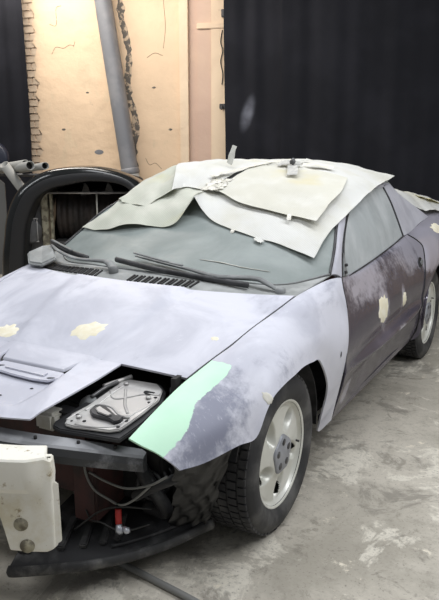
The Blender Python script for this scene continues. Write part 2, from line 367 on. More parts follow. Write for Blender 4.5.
M['shell'] = plain('gloss_black_paint', (.008, .009, .009), .16, 0, .5); M['shell_in'] = plain('matte_black_flange', (.012, .012, .013), .45)
M['roll'] = plain('dark_brown_roll', (.040, .030, .025), .6, col2=(.015, .012, .011), sc=9)
M['rust'] = plain('chipped_cream_metal', (.40, .37, .27), .7, col2=(.16, .14, .10), sc=20, lo=.42, hi=.6)
M['inner_grey'] = plain('grey_inner_panel', (.10, .10, .10), .7, col2=(.06, .055, .05), sc=8)
M['tube_grey'] = plain('grey_pvc', (.36, .36, .34), .5); M['board'] = plain('grey_board', (.13, .13, .125), .7); M['dark_blue'] = plain('dark_blue_plastic', (.012, .016, .032), .4)
M['red'] = plain('red_plastic', (.45, .03, .025), .4); M['silver'] = plain('silver_bulb', (.55, .57, .62), .25, .6)
M['wire'] = plain('grey_cable', (.20, .20, .19), .55); M['wire_black'] = plain('black_cable', (.02, .02, .02), .5)
M['rad'] = plain('dusty_red_brown', (.075, .030, .028), .7, col2=(.04, .025, .024), sc=9)
# ---------------------------------------------------------------- the room
P0 = np.array([-2.309, 5.28, 0]); EX = np.array([.966, .2585, 0]); EN = np.array([.2585, -.966, 0])
def wp(s, z, d=0): return P0+EX*s+EN*d+np.array([0, 0, z])
WROT = Matrix(((EX[0], EN[0], 0), (EX[1], EN[1], 0), (0, 0, 1)))
def wbox(name, s0, s1, z0, z1, d0, d1, mat, parent=None, bevel=0):
    return box(name, Vector(wp((s0+s1)/2, (z0+z1)/2, (d0+d1)/2)), (s1-s0, d1-d0, z1-z0), mat, parent, WROT, bevel)
floor = struct(box('floor', (-2, 2.5, -.05), (24, 18, .1), M['floor']))
wall = struct(wbox('wall_back', -11, 8, 0, 4.2, -.30, -.012, M['mortar']))
# plaster coat with a broken left edge where the bricks are bare
left = [(-2.39+.03*math.sin(i*2.1)+rng.uniform(-.018, .018), 4.2*i/60) for i in range(61)]
prism('plaster', [wp(s, z, .0) for s, z in left]+[wp(8, 4.2, 0), wp(8, 0, 0)], Vector(EN*.03), M['plaster'], wall)
prism('plaster', [wp(-11, 0, 0), wp(-11, 4.2, 0), wp(-2.86, 4.2, 0), wp(-2.80, 2, 0), wp(-2.84, 0, 0)], Vector(EN*.03), M['plaster'], wall)
bricks = []
for i in range(3):
    bm = bmesh.new(); bm_box(bm, (0, 0, 0), (.128, .03, .083), None, .006)
    for v in bm.verts: v.co += Vector((rng.uniform(-.004, .004), rng.uniform(-.003, .003), rng.uniform(-.004, .004)))
    me = bpy.data.meshes.new('brick'); bm.to_mesh(me); bm.free(); me.materials.append(M['brick']); bricks.append(me)
WE = WROT.to_euler()
for k in range(26):
    for q in range(4):
        s = -2.80+.136*q+(.068 if k % 2 else 0); z = .95+.089*k
        o = bpy.data.objects.new('brick', bricks[(k*3+q) % 3]); COL.objects.link(o); o.parent = wall
        o.location = wp(s, z, rng.uniform(-.004, .003)); o.rotation_euler = WE
# pilaster beside the curtain: painted strips at their own depths, with a ledge across
for nm, a in (('trim_1', (-.475, -.365, 0, 4.2, .03, .085, M['plaster_pale'])), ('trim_2', (-.365, -.262, 0, 4.2, .03, .042, M['plaster_pink'])),
              ('trim_3', (-.262, -.085, 0, 4.2, .03, .062, M['plaster_pink'])), ('trim_4', (-.085, .40, 0, 4.2, .03, .075, M['plaster_pale']))):
    struct(wbox(nm, *a, bevel=.004))
struct(wbox('trim_5', -.258, .36, 2.75, 2.815, .05, .086, M['plaster_pale'], bevel=.006))
jb = tag(wbox('junction_box', .045, .10, 2.87, 2.955, .075, .105, M['black_plastic'], bevel=.004), 'small black junction box above the ledge of the peach pilaster', 'junction box')
tag(tube('cable', [wp(.055, 2.73, .082), wp(.035, 2.60, .085), wp(.06, 2.50, .085), wp(.035, 2.38, .085), wp(.06, 2.24, .082), wp(.05, 2.12, .082)], .006, M['wire_black'], None, 6, 40), 'thin dark cable hanging down the pilaster beside the black curtain', 'cable')
bk = thing('wall_bracket', 'small rusty dark bracket on the pilaster by the curtain edge', 'bracket', tuple(wp(.05, 1.85, .075)))
wbox('plate', .02, .095, 1.84, 1.90, .075, .09, M['dark_metal'], bk, .004); tube('hook', [wp(.06, 1.87, .088), wp(.06, 1.87, .13), wp(.06, 1.83, .14)], .008, M['dark_metal'], bk, 6, 10)
# crumbled seam beside the pipe
G = []
for i in range(70):
    z = 3.6-2.9*i/69; s = -1.235+.20*i/69+.03*math.sin(i*.31)
    w = .030+.028*abs(math.sin(i*.7+1))+rng.uniform(0, .03)
    G.append([wp(s+w*x*.8+rng.uniform(-.012, .012), z, .0305+(.010*rng.rand() if abs(x) < 1 else -.004)) for x in np.linspace(-1, 1, 7)])
link('crumbled_seam', sheet_mesh('crumbled_seam', G, 0, EN), M['scar'], wall)
for pts in ([(-2.16, 2.52), (-2.10, 2.60), (-2.0, 2.585), (-1.92, 2.62), (-1.86, 2.615)], [(-2.17, 2.87), (-2.08, 2.86), (-2.07, 3.05), (-2.0, 3.08)], [(-1.86, 2.60), (-1.84, 2.66)], [(-.68, 3.1), (-.66, 2.8), (-.69, 2.55)], [(-.95, 1.25), (-.90, 1.17), (-.82, 1.19), (-.74, 1.12)], [(-.9, 2.45), (-.8, 2.5), (-.7, 2.47)]):
    tube('crack', [wp(s, z, .029) for s, z in pts], .0045, M['crack'], wall, 5, 24)
for s, z, r in ((-1.575, 1.32, .045), (-.62, 1.6, .02), (-2.05, 1.6, .02), (-.82, 2.1, .018), (-1.7, 2.05, .015)):
    V = [wp(s+r*1.3*math.cos(a)*(1+.08*math.sin(2*a+1)), z+r*.7*math.sin(a), .031) for a in np.linspace(0, 2*math.pi, 18)[:-1]]
    link('stain', data('stain', V+[wp(s, z, .034)], [(i, (i+1) % 17, 17) for i in range(17)]), M['pipe'] if r > .04 else M['scar'], wall)
# leaning duct pipe
pp = thing('duct_pipe', 'thick grey metal duct pipe leaning against the peach wall', 'pipe', tuple(wp(-.915, 0, .28)))
def pipe_at(z): return wp(-.915-.1505*z, z, .28-.03*z)
tube('pipe', [pipe_at(z) for z in np.linspace(0, 4.1, 14)], .104, M['pipe'], pp, 28)
tube('collar', [pipe_at(z) for z in (1.06, 1.075, 1.12, 1.135)], [.106, .114, .114, .106], M['pipe'], pp, 28)
tube('sleeve', [pipe_at(z) for z in (0, .2, .6, 1.06)], .1085, M['tube_grey'], pp, 28)
# black curtains
def curtain(name, s0, s1, d, amp, n, seed, mat, label):
    r = np.random.RandomState(seed); ph = r.uniform(0, 6.3, 4); G = []
    for z in np.linspace(3.9, .02, 34):
        row = []
        for s in np.linspace(s0, s1, n):
            f = amp*(math.sin(s*9+ph[0]+.2*z)+.6*math.sin(s*17.3+ph[1]-.3*z)+.35*math.sin(s*31+ph[2]))*(.7+.3*math.sin(1.1*z+s*2+ph[3]))
            row.append(wp(s+.012*math.sin(z*1.7+ph[1]), z, d+f))
        G.append(row)
    o = link(name, sheet_mesh(name, G, .004, EN), mat); return tag(o, label, 'curtain', 'black curtains along the wall')
curtain('curtain', -4.6, -2.43, .20, .028, 150, 3, M['cloth'], 'black curtain hanging beside the bare bricks at the plaster edge')
c1 = curtain('curtain', .13, .86, .26, .018, 90, 8, M['cloth_smear'], 'narrow black curtain panel with a pale dust smear beside the pilaster')
sm = wp(.40, 1.78, .28)
def smear(co):
    ds = (co-sm)@EX; dz = co[:, 2]-1.78; ds2 = ds-.25*dz
    return 1.35-np.sqrt((ds2/.085)**2+(dz/.22)**2)
attr(c1, 'smear', smear)
curtain('curtain', .80, 4.4, .34, .012, 170, 12, M['cloth'], 'wide black curtain panel hanging smooth behind the papered car roof')
# ---------------------------------------------------------------- black car shell and the things behind the hood
CP = np.array([1.944, -2.424, 0]); RH = np.array([.8755, .4832, 0]); FH = np.array([-.4832, .8755, 0])
def sp(a, b, z): return CP+RH*a+FH*b+np.array([0, 0, z])
SROT = Matrix(((RH[0], FH[0], 0), (RH[1], FH[1], 0), (0, 0, 1)))
def sbox(name, a0, a1, b0, b1, z0, z1, mat, parent=None, bevel=0):
    return box(name, Vector(sp((a0+a1)/2, (b0+b1)/2, (z0+z1)/2)), (a1-a0, b1-b0, z1-z0), mat, parent, SROT, bevel)
sh = thing('car_shell', 'glossy black car body shell with an open bare end beside the grey tubes', 'car shell', tuple(sp(-1.3, 6.9, 0)))
OUT = [(-2.02, 0), (-2.015, .22), (-2.002, .43), (-1.969, .632), (-1.938, .813), (-1.882, .965), (-1.802, 1.09), (-1.68, 1.186), (-1.544, 1.247), (-1.365, 1.282), (-1.144, 1.291), (-.968, 1.265), (-.811, 1.213), (-.70, 1.13), (-.62, 1.0), (-.57, .8), (-.54, .5), (-.53, 0)]
INN = [(-1.80, 0), (-1.79, .25), (-1.78, .467), (-1.758, .678), (-1.732, .795), (-1.669, .948), (-1.601, 1.037), (-1.49, 1.099), (-1.40, 1.120), (-1.328, 1.134), (-1.167, 1.160), (-.972, 1.152), (-.84, 1.115), (-.78, 1.05), (-.75, .95), (-.735, .8), (-.72, .5), (-.72, 0)]
o3 = cr([(a, 0, z) for a, z in OUT], 70); i3 = cr([(a, 0, z) for a, z in INN], 70)
def ring(f, b, sh_=0): return [sp(o[0]*(1-f)+i[0]*f, b, max(0, (o[2]*(1-f)+i[2]*f)+sh_)) for o, i in zip(o3, i3)]
G = [ring(.05, 8.2, -.24), ring(.02, 7.6, -.14), ring(.01, 7.0, -.065), ring(0, 6.55, -.012), ring(0, 6.40), ring(.05, 6.33), ring(.20, 6.29), ring(.42, 6.275)]
link('outer_skin', sheet_mesh('outer_skin', G, 0, (0, 0, 1)), M['shell'], sh)
G = [ring(.42, 6.275), ring(.46, 6.272), ring(.90, 6.265), ring(1.0, 6.275), ring(1.03, 6.31), ring(1.0, 6.48), ring(.8, 6.9, -.06), ring(.6, 7.6, -.14), ring(.6, 8.15, -.25)]
link('inner_flange', sheet_mesh('inner_flange', G, 0, -FH), M['shell_in'], sh)
prism('bulkhead', [sp(a, 7.5, z) for a, z in INN], Vector(FH*.03), M['void'], sh)
sbox('cabin_floor', -1.95, -.6, 6.5, 7.5, .02, .30, M['inner_grey'], sh)
sbox('pillar', -1.672, -1.612, 6.58, 6.64, .25, 1.05, M['rust'], sh, .008); sbox('pillar', -1.60, -1.575, 6.62, 6.68, .25, 1.03, M['rust'], sh, .006)
tube('rail', [sp(-1.64, 6.6, 1.03), sp(-.78, 6.6, 1.032)], .011, M['metal'], sh, 8)
sbox('inner_panel', -1.86, -1.67, 6.60, 6.62, .25, 1.04, M['inner_grey'], sh)
for z in (.585, .80): tube('bracket_bar', [sp(-1.79, 6.52, z), sp(-1.69, 6.52, z)], .006, M['metal'], sh, 6)
for a in (-1.70, -1.725): tube('bracket_bar', [sp(a, 6.52, .585), sp(a, 6.52, .80)], .005, M['metal'], sh, 6)
V, F = tube_vf([sp(-1.775, 6.55, .68), sp(-1.765, 6.50, .68), sp(-1.76, 6.49, .68)], [.11, .11, .09], 24); link('lamp_bowl', data('lamp_bowl', V, F), M['inner_grey'], sh)
tag(tube('stick', [sp(-1.147, 6.58, .70), sp(-1.145, 6.58, 1.02)], .008, M['tape'], None, 6), 'thin pale stick upright inside the black car shell', 'stick')
V = []; NR = 44
for i, a in enumerate(np.linspace(-1.57, -.86, NR)):
    r = .245+.010*math.sin(i*1.9)+.006*math.sin(i*.83+1)
    for j in range(28): t_ = 2*math.pi*j/28; V.append(sp(a, 6.98+r*math.cos(t_), .80+r*math.sin(t_)))
F = grid_faces(NR, 28, True)+[tuple(range(28))[::-1], tuple((NR-1)*28+j for j in range(28))]
tag(link('fabric_roll', data('fabric_roll', V, F), M['roll']), 'dark brown ribbed roll lying inside the black car shell', 'roll')
sbox('shelf', -1.60, -.82, 6.72, 7.24, .50, .555, M['inner_grey'], sh)
for a, z in ((-1.05, 1.09), (-1.27, 1.085)): prism('torn_trim', [sp(a-.05, 6.72, z-.09), sp(a+.05, 6.72, z-.08), sp(a+.02, 6.72, z), sp(a-.01, 6.72, z+.03)], Vector(FH*.01), M['inner_grey'], sh)
# grey tubes leaning behind the shell
def pvc(p, q, r, label):
    o = thing('plastic_tube', label, 'tube', tuple(np.array(p)), 'grey plastic tubes behind the shell')
    V1, F1 = tube_vf([p, q], r, 20, False); V2, F2 = tube_vf([p, q], r*.86, 20, False); n = len(V1)
    F = F1+[tuple(i+n for i in f[::-1]) for f in F2]+[(20+j, 20+(j+1) % 20, n+20+(j+1) % 20, n+20+j) for j in range(20)]
    link('pipe_wall', data('pipe_wall', V1+V2, F), M['tube_grey'], o)
    link('bore', data('bore', *tube_vf([np.array(p), np.array(q)*.94+np.array(p)*.06], r*.855, 16)), M['void'], o)
L4 = 'grey plastic tube leaning up behind the black car shell with its open end showing'
pvc(sp(-1.80, 8.55, .05), sp(-2.33, 7.72, 1.235), .052, 'pale grey plastic tube leaning outwards behind the black shell, crossing the others')
pvc(sp(-2.88, 8.75, 1.115), sp(-2.07, 7.62, 1.245), .046, 'grey plastic tube lying over the board, its end hidden by the next tube')
pvc(sp(-2.68, 8.75, 1.115), sp(-1.935, 7.30, 1.245), .046, 'grey plastic tube lying over the board with its dark bore clear of the bricks')
pvc(sp(-2.44, 8.75, 1.12), sp(-1.77, 7.25, 1.245), .038, 'thinner grey plastic tube with its dark bore against the peach plaster')
gb = prism('panel_board', [sp(-2.80, 7.85, 0), sp(-2.38, 7.85, 0), sp(-2.38, 7.85, 1.02), sp(-2.44, 7.85, 1.07), sp(-2.66, 7.85, .96)], Vector(FH*.02), M['board']); tag(gb, 'grey board with a slanted top standing behind the black car shell', 'board')
V, F = tube_vf([sp(-2.84, 9.0, 1.25), sp(-2.84, 8.95, 1.25), sp(-2.84, 8.92, 1.25)], [.18, .215, .17], 28)
dr = thing('round_lid', 'round dark blue lid propped on a stand beside the grey tubes', 'lid', tuple(sp(-2.84, 9.0, 0)))
link('disc', data('disc', V, F), M['dark_blue'], dr); tube('stand', [sp(-2.84, 9.0, .03), sp(-2.84, 9.0, 1.15)], .018, M['dark_metal'], dr, 10); tube('base', [sp(-2.84, 9.0, 0), sp(-2.84, 9.0, .02), sp(-2.84, 9.0, .04)], [.2, .2, .05], M['dark_metal'], dr, 24)
rk = thing('tube_rack', 'low black steel rack carrying the grey tubes in front of the curtain', 'rack', tuple(sp(-2.4, 8.42, 0)))
tube('rack_bar', [sp(-2.90, 8.42, 1.08), sp(-2.05, 8.42, 1.08)], .018, M['dark_metal'], rk, 8)
for a in (-2.86, -2.10): tube('leg', [sp(a, 8.42, 0), sp(a, 8.42, 1.075)], .016, M['dark_metal'], rk, 8)
# ---------------------------------------------------------------- the car
car = thing('car', 'sports coupe stripped for painting, grey primed hood and front fender, mauve door', 'car', (0, 1.3, 0))
# hood: skin, long tongue between the headlamps with a sunk nose
G = []
for t_ in np.linspace(0, 1, 46):
    row = []
    for u in np.linspace(-1, 1, 61):
        x0 = u*.66; y = -.33+t_*(hood_rear(u*.78)+.33); x = u*hood_half(y); row.append((x, y, float(hood_z(np.array(x), np.array(y)))))
    G.append(row)
main = np.array(G)
def tongue_edge(y): return np.interp(y, [-.80, -.76, -.33], [.300, .305, .350])
def nose_y(x): return -.835+.55*x*x
def tongue_z(x, y):
    z = hood_z(x, y)
    ax = abs(x); yb = -.455 if ax < .16 else -.455+(ax-.16)/.035*.085
    ins = (1-ramp(ax, .178, .190))*(1-ramp(y, yb-.004, yb+.004))*ramp(y, -.755, -.70)
    return z-.022*float(ins)-.006*float(1-ramp(y, nose_y(x), nose_y(x)+.05))
TX = np.unique(np.concatenate([np.linspace(0, .155, 14), np.linspace(.155, .20, 16), np.linspace(.20, .35, 10)])); TX = np.concatenate([-TX[:0:-1], TX])/.35
TY = np.unique(np.concatenate([np.linspace(0, .64, 30), np.linspace(.64, .94, 40), np.linspace(.94, 1, 4)]))
G = []
for t_ in TY:
    row = []
    for u in TX:
        y0 = nose_y(u*.30); y = y0+t_*(-.33-y0); x = u*float(tongue_edge(y)); row.append((x, y, float(tongue_z(x, y))))
    G.append(row)
ton = np.array(G)
tube('nose_shadow', [(x, y, float(hood_z(np.array(x), np.array(y)))-.014) for x, y in [(-.192, -.385), (-.166, -.452), (-.10, -.461), (0, -.461), (.10, -.461), (.166, -.452), (.192, -.385)]], .006, M['void'], car, 6, 60)  # dark strip standing in for the shadow line along the recess edge
hood_me = sheet_mesh('hood', main, .010, (0, 0, 1)); hood = link('hood', hood_me, M['primer'], car)
link('hood_nose', sheet_mesh('hood_nose', ton, .006, (0, 0, 1)), M['primer'], hood)
def hz(x, y, d=0): return (x, y, float(hood_z(np.array(x), np.array(y)))+d)
def patch_on(name, fn, cx, cy, rx, ry, mat, parent, seed, h=.0025, rot=0):
    r = np.random.RandomState(seed); n = 22; V = []; rad = 1+.12*r.randn(n)
    for k in range(3):
        f = (1.0, .86, .4)[k]
        for j in range(n):
            a = 2*math.pi*j/n; u, v = rx*rad[j]*f*math.cos(a), ry*rad[j]*f*math.sin(a)
            u, v = u*math.cos(rot)-v*math.sin(rot), u*math.sin(rot)+v*math.cos(rot); V.append(fn(cx+u, cy+v, (0, h, h)[k]))
    F = grid_faces(3, n, True)+[tuple(2*n+j for j in range(n))]
    return link(name, data(name, V, F), mat, parent)
patch_on('filler_patch', hz, .085, -.205, .075, .050, M['filler'], hood, 5, rot=.3)
patch_on('filler_patch', hz, -.31, -.27, .055, .04, M['filler'], hood, 6)
patch_on('chip', hz, .633, -.085, .016, .012, M['filler'], hood, 9, .0012)
# bracket plate in the sunk nose
bp = [(-.150, -.458), (-.158, -.500), (-.125, -.535), (-.02, -.545), (.08, -.548), (.155, -.540), (.185, -.505), (.172, -.458)]
br = prism('nose_bracket', [(x, y, .681+.12*(y+.5)) for x, y in bp], (0, 0, .009), M['primer'], hood, bevel=.003)
prism('bracket_ridge', [(x, y, .689+.12*(y+.5)) for x, y in ((-.09, -.485), (-.09, -.515), (.12, -.52), (.12, -.488))], (0, 0, .006), M['primer'], hood, bevel=.003)
for x, y in ((-.122, -.502), (.155, -.516)): prism('bolt_slot', [(x+.014*math.cos(a)+.004*math.sin(a), y+.007*math.sin(a)+.005*math.cos(a), .6902+.12*(y+.5)) for a in np.linspace(0, 6.28, 11)[:-1]], (0, 0, .0015), M['void'], hood)
for x, y in ((.12, -.585), (-.02, -.67), (.045, -.672)): patch_on('hole', lambda a, b, h: (a, b, tongue_z(a, b)+.001+h), x, y, .007, .006, M['void'], hood, 3, .0006)
# body sides
def fender_marks(o, sgn):
    def green(co):
        x = co[:, 0]*sgn; y = co[:, 1]
        return np.minimum(.775-x+.012*np.sin(y*21+1), (-.215-y)*1.0)
    def sanded_or_sheen(co):
        x = co[:, 0]*sgn; y, z = co[:, 1], co[:, 2]
        d = np.sqrt(((y+.47)/.30)**2+((x-.82)/.13)**2); d2 = np.sqrt(((y+.05)/.22)**2+((z-.72)/.10)**2)
        return np.maximum(1.25-d, .55-d2*.5)
    attr(o, 'green', green if sgn > 0 else (lambda co: np.full(len(co), -1.))); attr(o, 'sanded_or_sheen', sanded_or_sheen)
SMUDGE = [(1.28, .66, .12, .16), (1.66, .64, .05, .12), (.80, .33, .10, .10), (.93, .82, .12, .05), (1.55, .48, .12, .03)]
def body_marks(o):
    def sanded_or_sheen(co):
        r = np.full(len(co), -1.)
        for y, z, a, b in SMUDGE: r = np.maximum(r, 1.25-np.sqrt(((co[:, 1]-y)/a)**2+((co[:, 2]-z)/b)**2))
        r = np.maximum(r, ramp(co[:, 2], .60, .84)*(.66+.20*np.sin(co[:, 1]*7)))  # paler with height: reflected light painted in, plus some primer overspray
        r = np.maximum(r, ramp(co[:, 1], 2.0, 2.35)*ramp(co[:, 2], .60, .78)*1.45)
        r = np.maximum(r, ramp(co[:, 2], .93, 1.0)*.8)
        return r
    attr(o, 'sanded_or_sheen', sanded_or_sheen)
for sgn in (1, -1):
    mm = (lambda r: r) if sgn > 0 else mir; up = (sgn, 0, .3)
    f = panel('fender', mm(FENDER), M['primer_fender'], car, 30, 110, .008, up); fender_marks(f, sgn)
    d = panel('door', mm(DOOR), M['mauve'], car, 44, 60, .010, up); body_marks(d)
    q = panel('quarter_panel', mm(QUARTER), M['mauve'], car, 44, 70, .010, up); body_marks(q)
    a = panel('windscreen_pillar', mm(PILLAR), M['grey_primer'], car, 8, 50, .02, up)
    g = panel('side_window', mm(SIDE_GLASS), M['side_glass'], car, 24, 20, .004, up)
    SG = [mm([r])[0] for r in SIDE_GLASS]
    edge = list(cr([r[0] for r in SG], 12))[::-1]+list(cr(SG[0], 16))[1:]
    tube('window_seal', [e+np.array([.004*sgn, 0, 0]) for e in edge], .0045, M['black_plastic'], g, 6)
    tube('window_seal', [e+np.array([.004*sgn, 0, 0]) for e in cr([r[-1] for r in SG], 12)], .006, M['black_plastic'], g, 6)
    SAILX = [list(r)+[e] for r, e in zip(SAIL, [(.600, 2.40, 1.240), (.645, 2.62, 1.145), (.690, 2.86, 1.05), (.745, 3.06, .958)])]
    s = panel('sail_panel', mm(SAILX), M['grey_primer'], car, 20, 24, .012, up)
    if sgn > 0: FE, DO, QU = f, d, q
def on_surf(G):
    pts = G.reshape(-1, 3); du = np.gradient(G, axis=1); dv = np.gradient(G, axis=0); N = np.cross(du, dv); N /= np.linalg.norm(N, axis=2, keepdims=True); N = N*np.sign(N[..., :1]); nn = N.reshape(-1, 3)
    def fn(y, z, h):
        d = (pts[:, 1]-y)**2+(pts[:, 2]-z)**2; i = np.argsort(d)[:4]; w = 1/(d[i]+1e-7); w /= w.sum()
        P = (pts[i]*w[:, None]).sum(0); n = nn[i[0]]; return np.array([P[0], y, z])+n*(h+.0008)
    return fn
dfn = on_surf(grid(DOOR, 88, 120)); qfn = on_surf(grid(QUARTER, 88, 140))
patch_on('filler_patch', dfn, 1.265, .655, .085, .075, M['filler'], DO, 21, .003)
patch_on('filler_patch', dfn, 1.68, .625, .038, .045, M['filler'], DO, 22, .003, .3)
patch_on('filler_patch', qfn, 2.83, .90, .10, .035, M['filler'], QU, 23, .003)
ffn = on_surf(grid(FENDER, 60, 220))
patch_on('chip', ffn, -.215, .650, .018, .022, M['tape'], FE, 31, .0015)
patch_on('trim_hole', ffn, .555, .60, .006, .013, M['void'], FE, 32, .001)
# door handle recess
V = []
for k, (f, dx) in enumerate(((1.0, .003), (.9, .006), (.75, -.004), (.4, -.006))):
    for j in range(16):
        a = 2*math.pi*j/16; y, z = 2.16+.060*f*math.cos(a), .765+.026*f*math.sin(a)+.010*math.cos(a); V.append(dfn(y, z, dx if dx > 0 else .002))
hd = link('door_handle', data('door_handle', V, grid_faces(4, 16, True)+[tuple(48+j for j in range(16))]), M['black_plastic'], DO)
prism('handle_flap', [dfn(2.13, .752, .006), dfn(2.20, .762, .006), dfn(2.20, .778, .006), dfn(2.13, .768, .006)], (.010, 0, 0), M['grey_plastic'], DO, bevel=.002)
# shut lines
tube('door_gap', [np.array(v)+np.array([.002, 0, 0]) for v in DOOR[-1]], .0045, M['void'], DO, 6, 50)
tube('fender_gap', [np.array(v)+np.array([.0015, 0, .0]) for v in FENDER[-1][:3]], .003, M['void'], FE, 6, 30)
tube('hood_gap', [(x-.004, y, z-.006) for x, y, z in [r[0] for r in FENDER[3:12]]], .006, M['void'], FE, 6, 60)
# mirror triangle
mp = prism('mirror_base', [(.842, .815, .908), (.838, .895, .896), (.806, .93, .985), (.803, .915, 1.012)], (.010, -.004, .004), M['grey_plastic'], car, bevel=.003)
for q in ((.846, .850, .925), (.836, .880, .955)): 
    V, F = tube_vf([np.array(q), np.array(q)+np.array([.008, -.002, .003])], .008, 10); link('screw_hole', data('screw_hole', V, F), M['void'], mp)
# glass and roof
ws = panel('windscreen', GLASS, M['windscreen'], car, 60, 40, .005, (0, -.5, 1))
WG = grid(GLASS, 121, 81)
def wsurf(u, v, h=0):
    P = WG[int(round(v*80)), int(round(u*120))]; return P+np.array([0, -.5, .85])*h
tube('glass_seal', [WG[0, j]+np.array([0, -.004, .004]) for j in range(0, 121, 3)], .005, M['grey_plastic'], ws, 6)
for j in (0, 120): tube('glass_seal', [WG[i, j]+np.array([0, -.004, .003]) for i in range(0, 81, 4)], .007, M['black_plastic'], ws, 6)
tube('chalk_line', [tuple(wsurf(.60, .16, .003)), tuple(wsurf(.66, .145, .003)), tuple(wsurf(.72, .13, .003)), tuple(wsurf(.79, .11, .003))], [.002, .004, .003, .002], M['tape'], ws, 6, None, True, .4)
roof = panel('roof', ROOF, M['primer'], car, 60, 40, .012, (0, 0, 1))
hg = panel('hatch_glass', HATCH, M['windscreen'], car, 50, 30, .006, (0, .4, 1))
DECK = full([[(0, 3.35, 1.03), (.28, 3.34, 1.025), (.52, 3.30, 1.01), (.70, 3.05, .965), (.745, 3.06, .958)], [(0, 3.55, 1.02), (.28, 3.55, 1.015), (.52, 3.50, 1.0), (.70, 3.40, .97), (.735, 3.30, .965)], [(0, 3.86, 1.0), (.28, 3.85, .995), (.50, 3.80, .98), (.65, 3.76, .965), (.70, 3.72, .965)], [(0, 3.98, .70), (.28, 3.97, .70), (.55, 3.90, .70), (.75, 3.75, .70), (.845, 3.66, .68)], [(0, 3.93, .32), (.28, 3.92, .32), (.55, 3.86, .32), (.73, 3.7, .31), (.81, 3.55, .30)]])
dk = panel('rear_deck', DECK, M['mauve'], car, 40, 40, .01, (0, .6, .8)); body_marks(dk)
# cowl, vents
COWL = full([[(0, .17, .908), (.32, .205, .904), (.58, .28, .892), (.78, .36, .893)], [(0, .26, .930), (.33, .30, .925), (.61, .40, .902), (.80, .52, .914)], [(0, .365, .932), (.35, .405, .927), (.64, .53, .902), (.825, .695, .938)]])
cowl = panel('cowl', COWL, M['cowl'], car, 60, 14, .006, (0, 0, 1))
CG = grid(COWL, 241, 61)
for a, b in ((.135, .405), (.50, .67)):
    bm = bmesh.new()
    for u in np.arange(a, b, .0105):
        P = CG[int(.18*60), int(u*240)]; Q = CG[int(.52*60), int(u*240)]; c = (P+Q)/2+np.array([0, -.002, .004]); dv = Q-P; L = np.linalg.norm(dv)
        bm_box(bm, c, (.0085, L, .006), Vector(dv).to_track_quat('Y', 'Z').to_matrix())
    v = bm_obj('vent_slats', bm, M['void'], cowl); stuff(v)
ec = prism('cowl_end', [(-.72, .30, .905), (-.60, .27, .912), (-.58, .36, .935), (-.66, .44, .955), (-.78, .55, .958), (-.85, .55, .945), (-.84, .42, .93)], (0, 0, .022), M['cowl'], cowl, bevel=.008)
# wipers
def wiper(arm, ra, blade, spine, name='wiper'):
    w = tube(name, arm, ra, M['grey_plastic'], car, 10, 30, True, .55)
    P = cr(blade, 24); tube('blade', P, .011, M['black_plastic'], w, 8, None, True, 1.3)
    tube('blade_spine', [q+np.array([0, -.004, .016]) for q in cr(spine, 12)], .009, M['grey_plastic'], w, 8, None, True, .5)
    a0 = np.array(arm[0]); V, F = tube_vf([a0+np.array([0, 0, -.035]), a0+np.array([0, 0, .012]), a0+np.array([0, 0, .018])], [.024, .024, .014], 14); link('pivot_cap', data('pivot_cap', V, F), M['grey_plastic'], w)
wiper([(-.138, .275, .945), (-.19, .315, .963), (-.25, .335, .967), (-.416, .325, .968), (-.615, .42, .977), (-.75, .52, .985)], np.interp(np.linspace(0, 1, 30), [0, .25, .5, 1], [.022, .024, .015, .009]),
      [(-.80, .575, .992), (-.62, .47, .975), (-.40, .40, .960)], [(-.76, .54, .992), (-.52, .42, .972)])
wiper([(.700, .395, .905), (.64, .40, .928), (.575, .415, .945), (.48, .375, .950), (.395, .345, .952), (.222, .395, .960), (.05, .42, .972), (-.124, .445, .987)], np.interp(np.linspace(0, 1, 30), [0, .2, .35, .7, 1], [.014, .018, .022, .014, .009]),
      [(-.215, .40, .968), (.05, .345, .955), (.30, .325, .945), (.56, .355, .925)], [(-.12, .43, .990), (.05, .40, .975), (.20, .37, .965)])
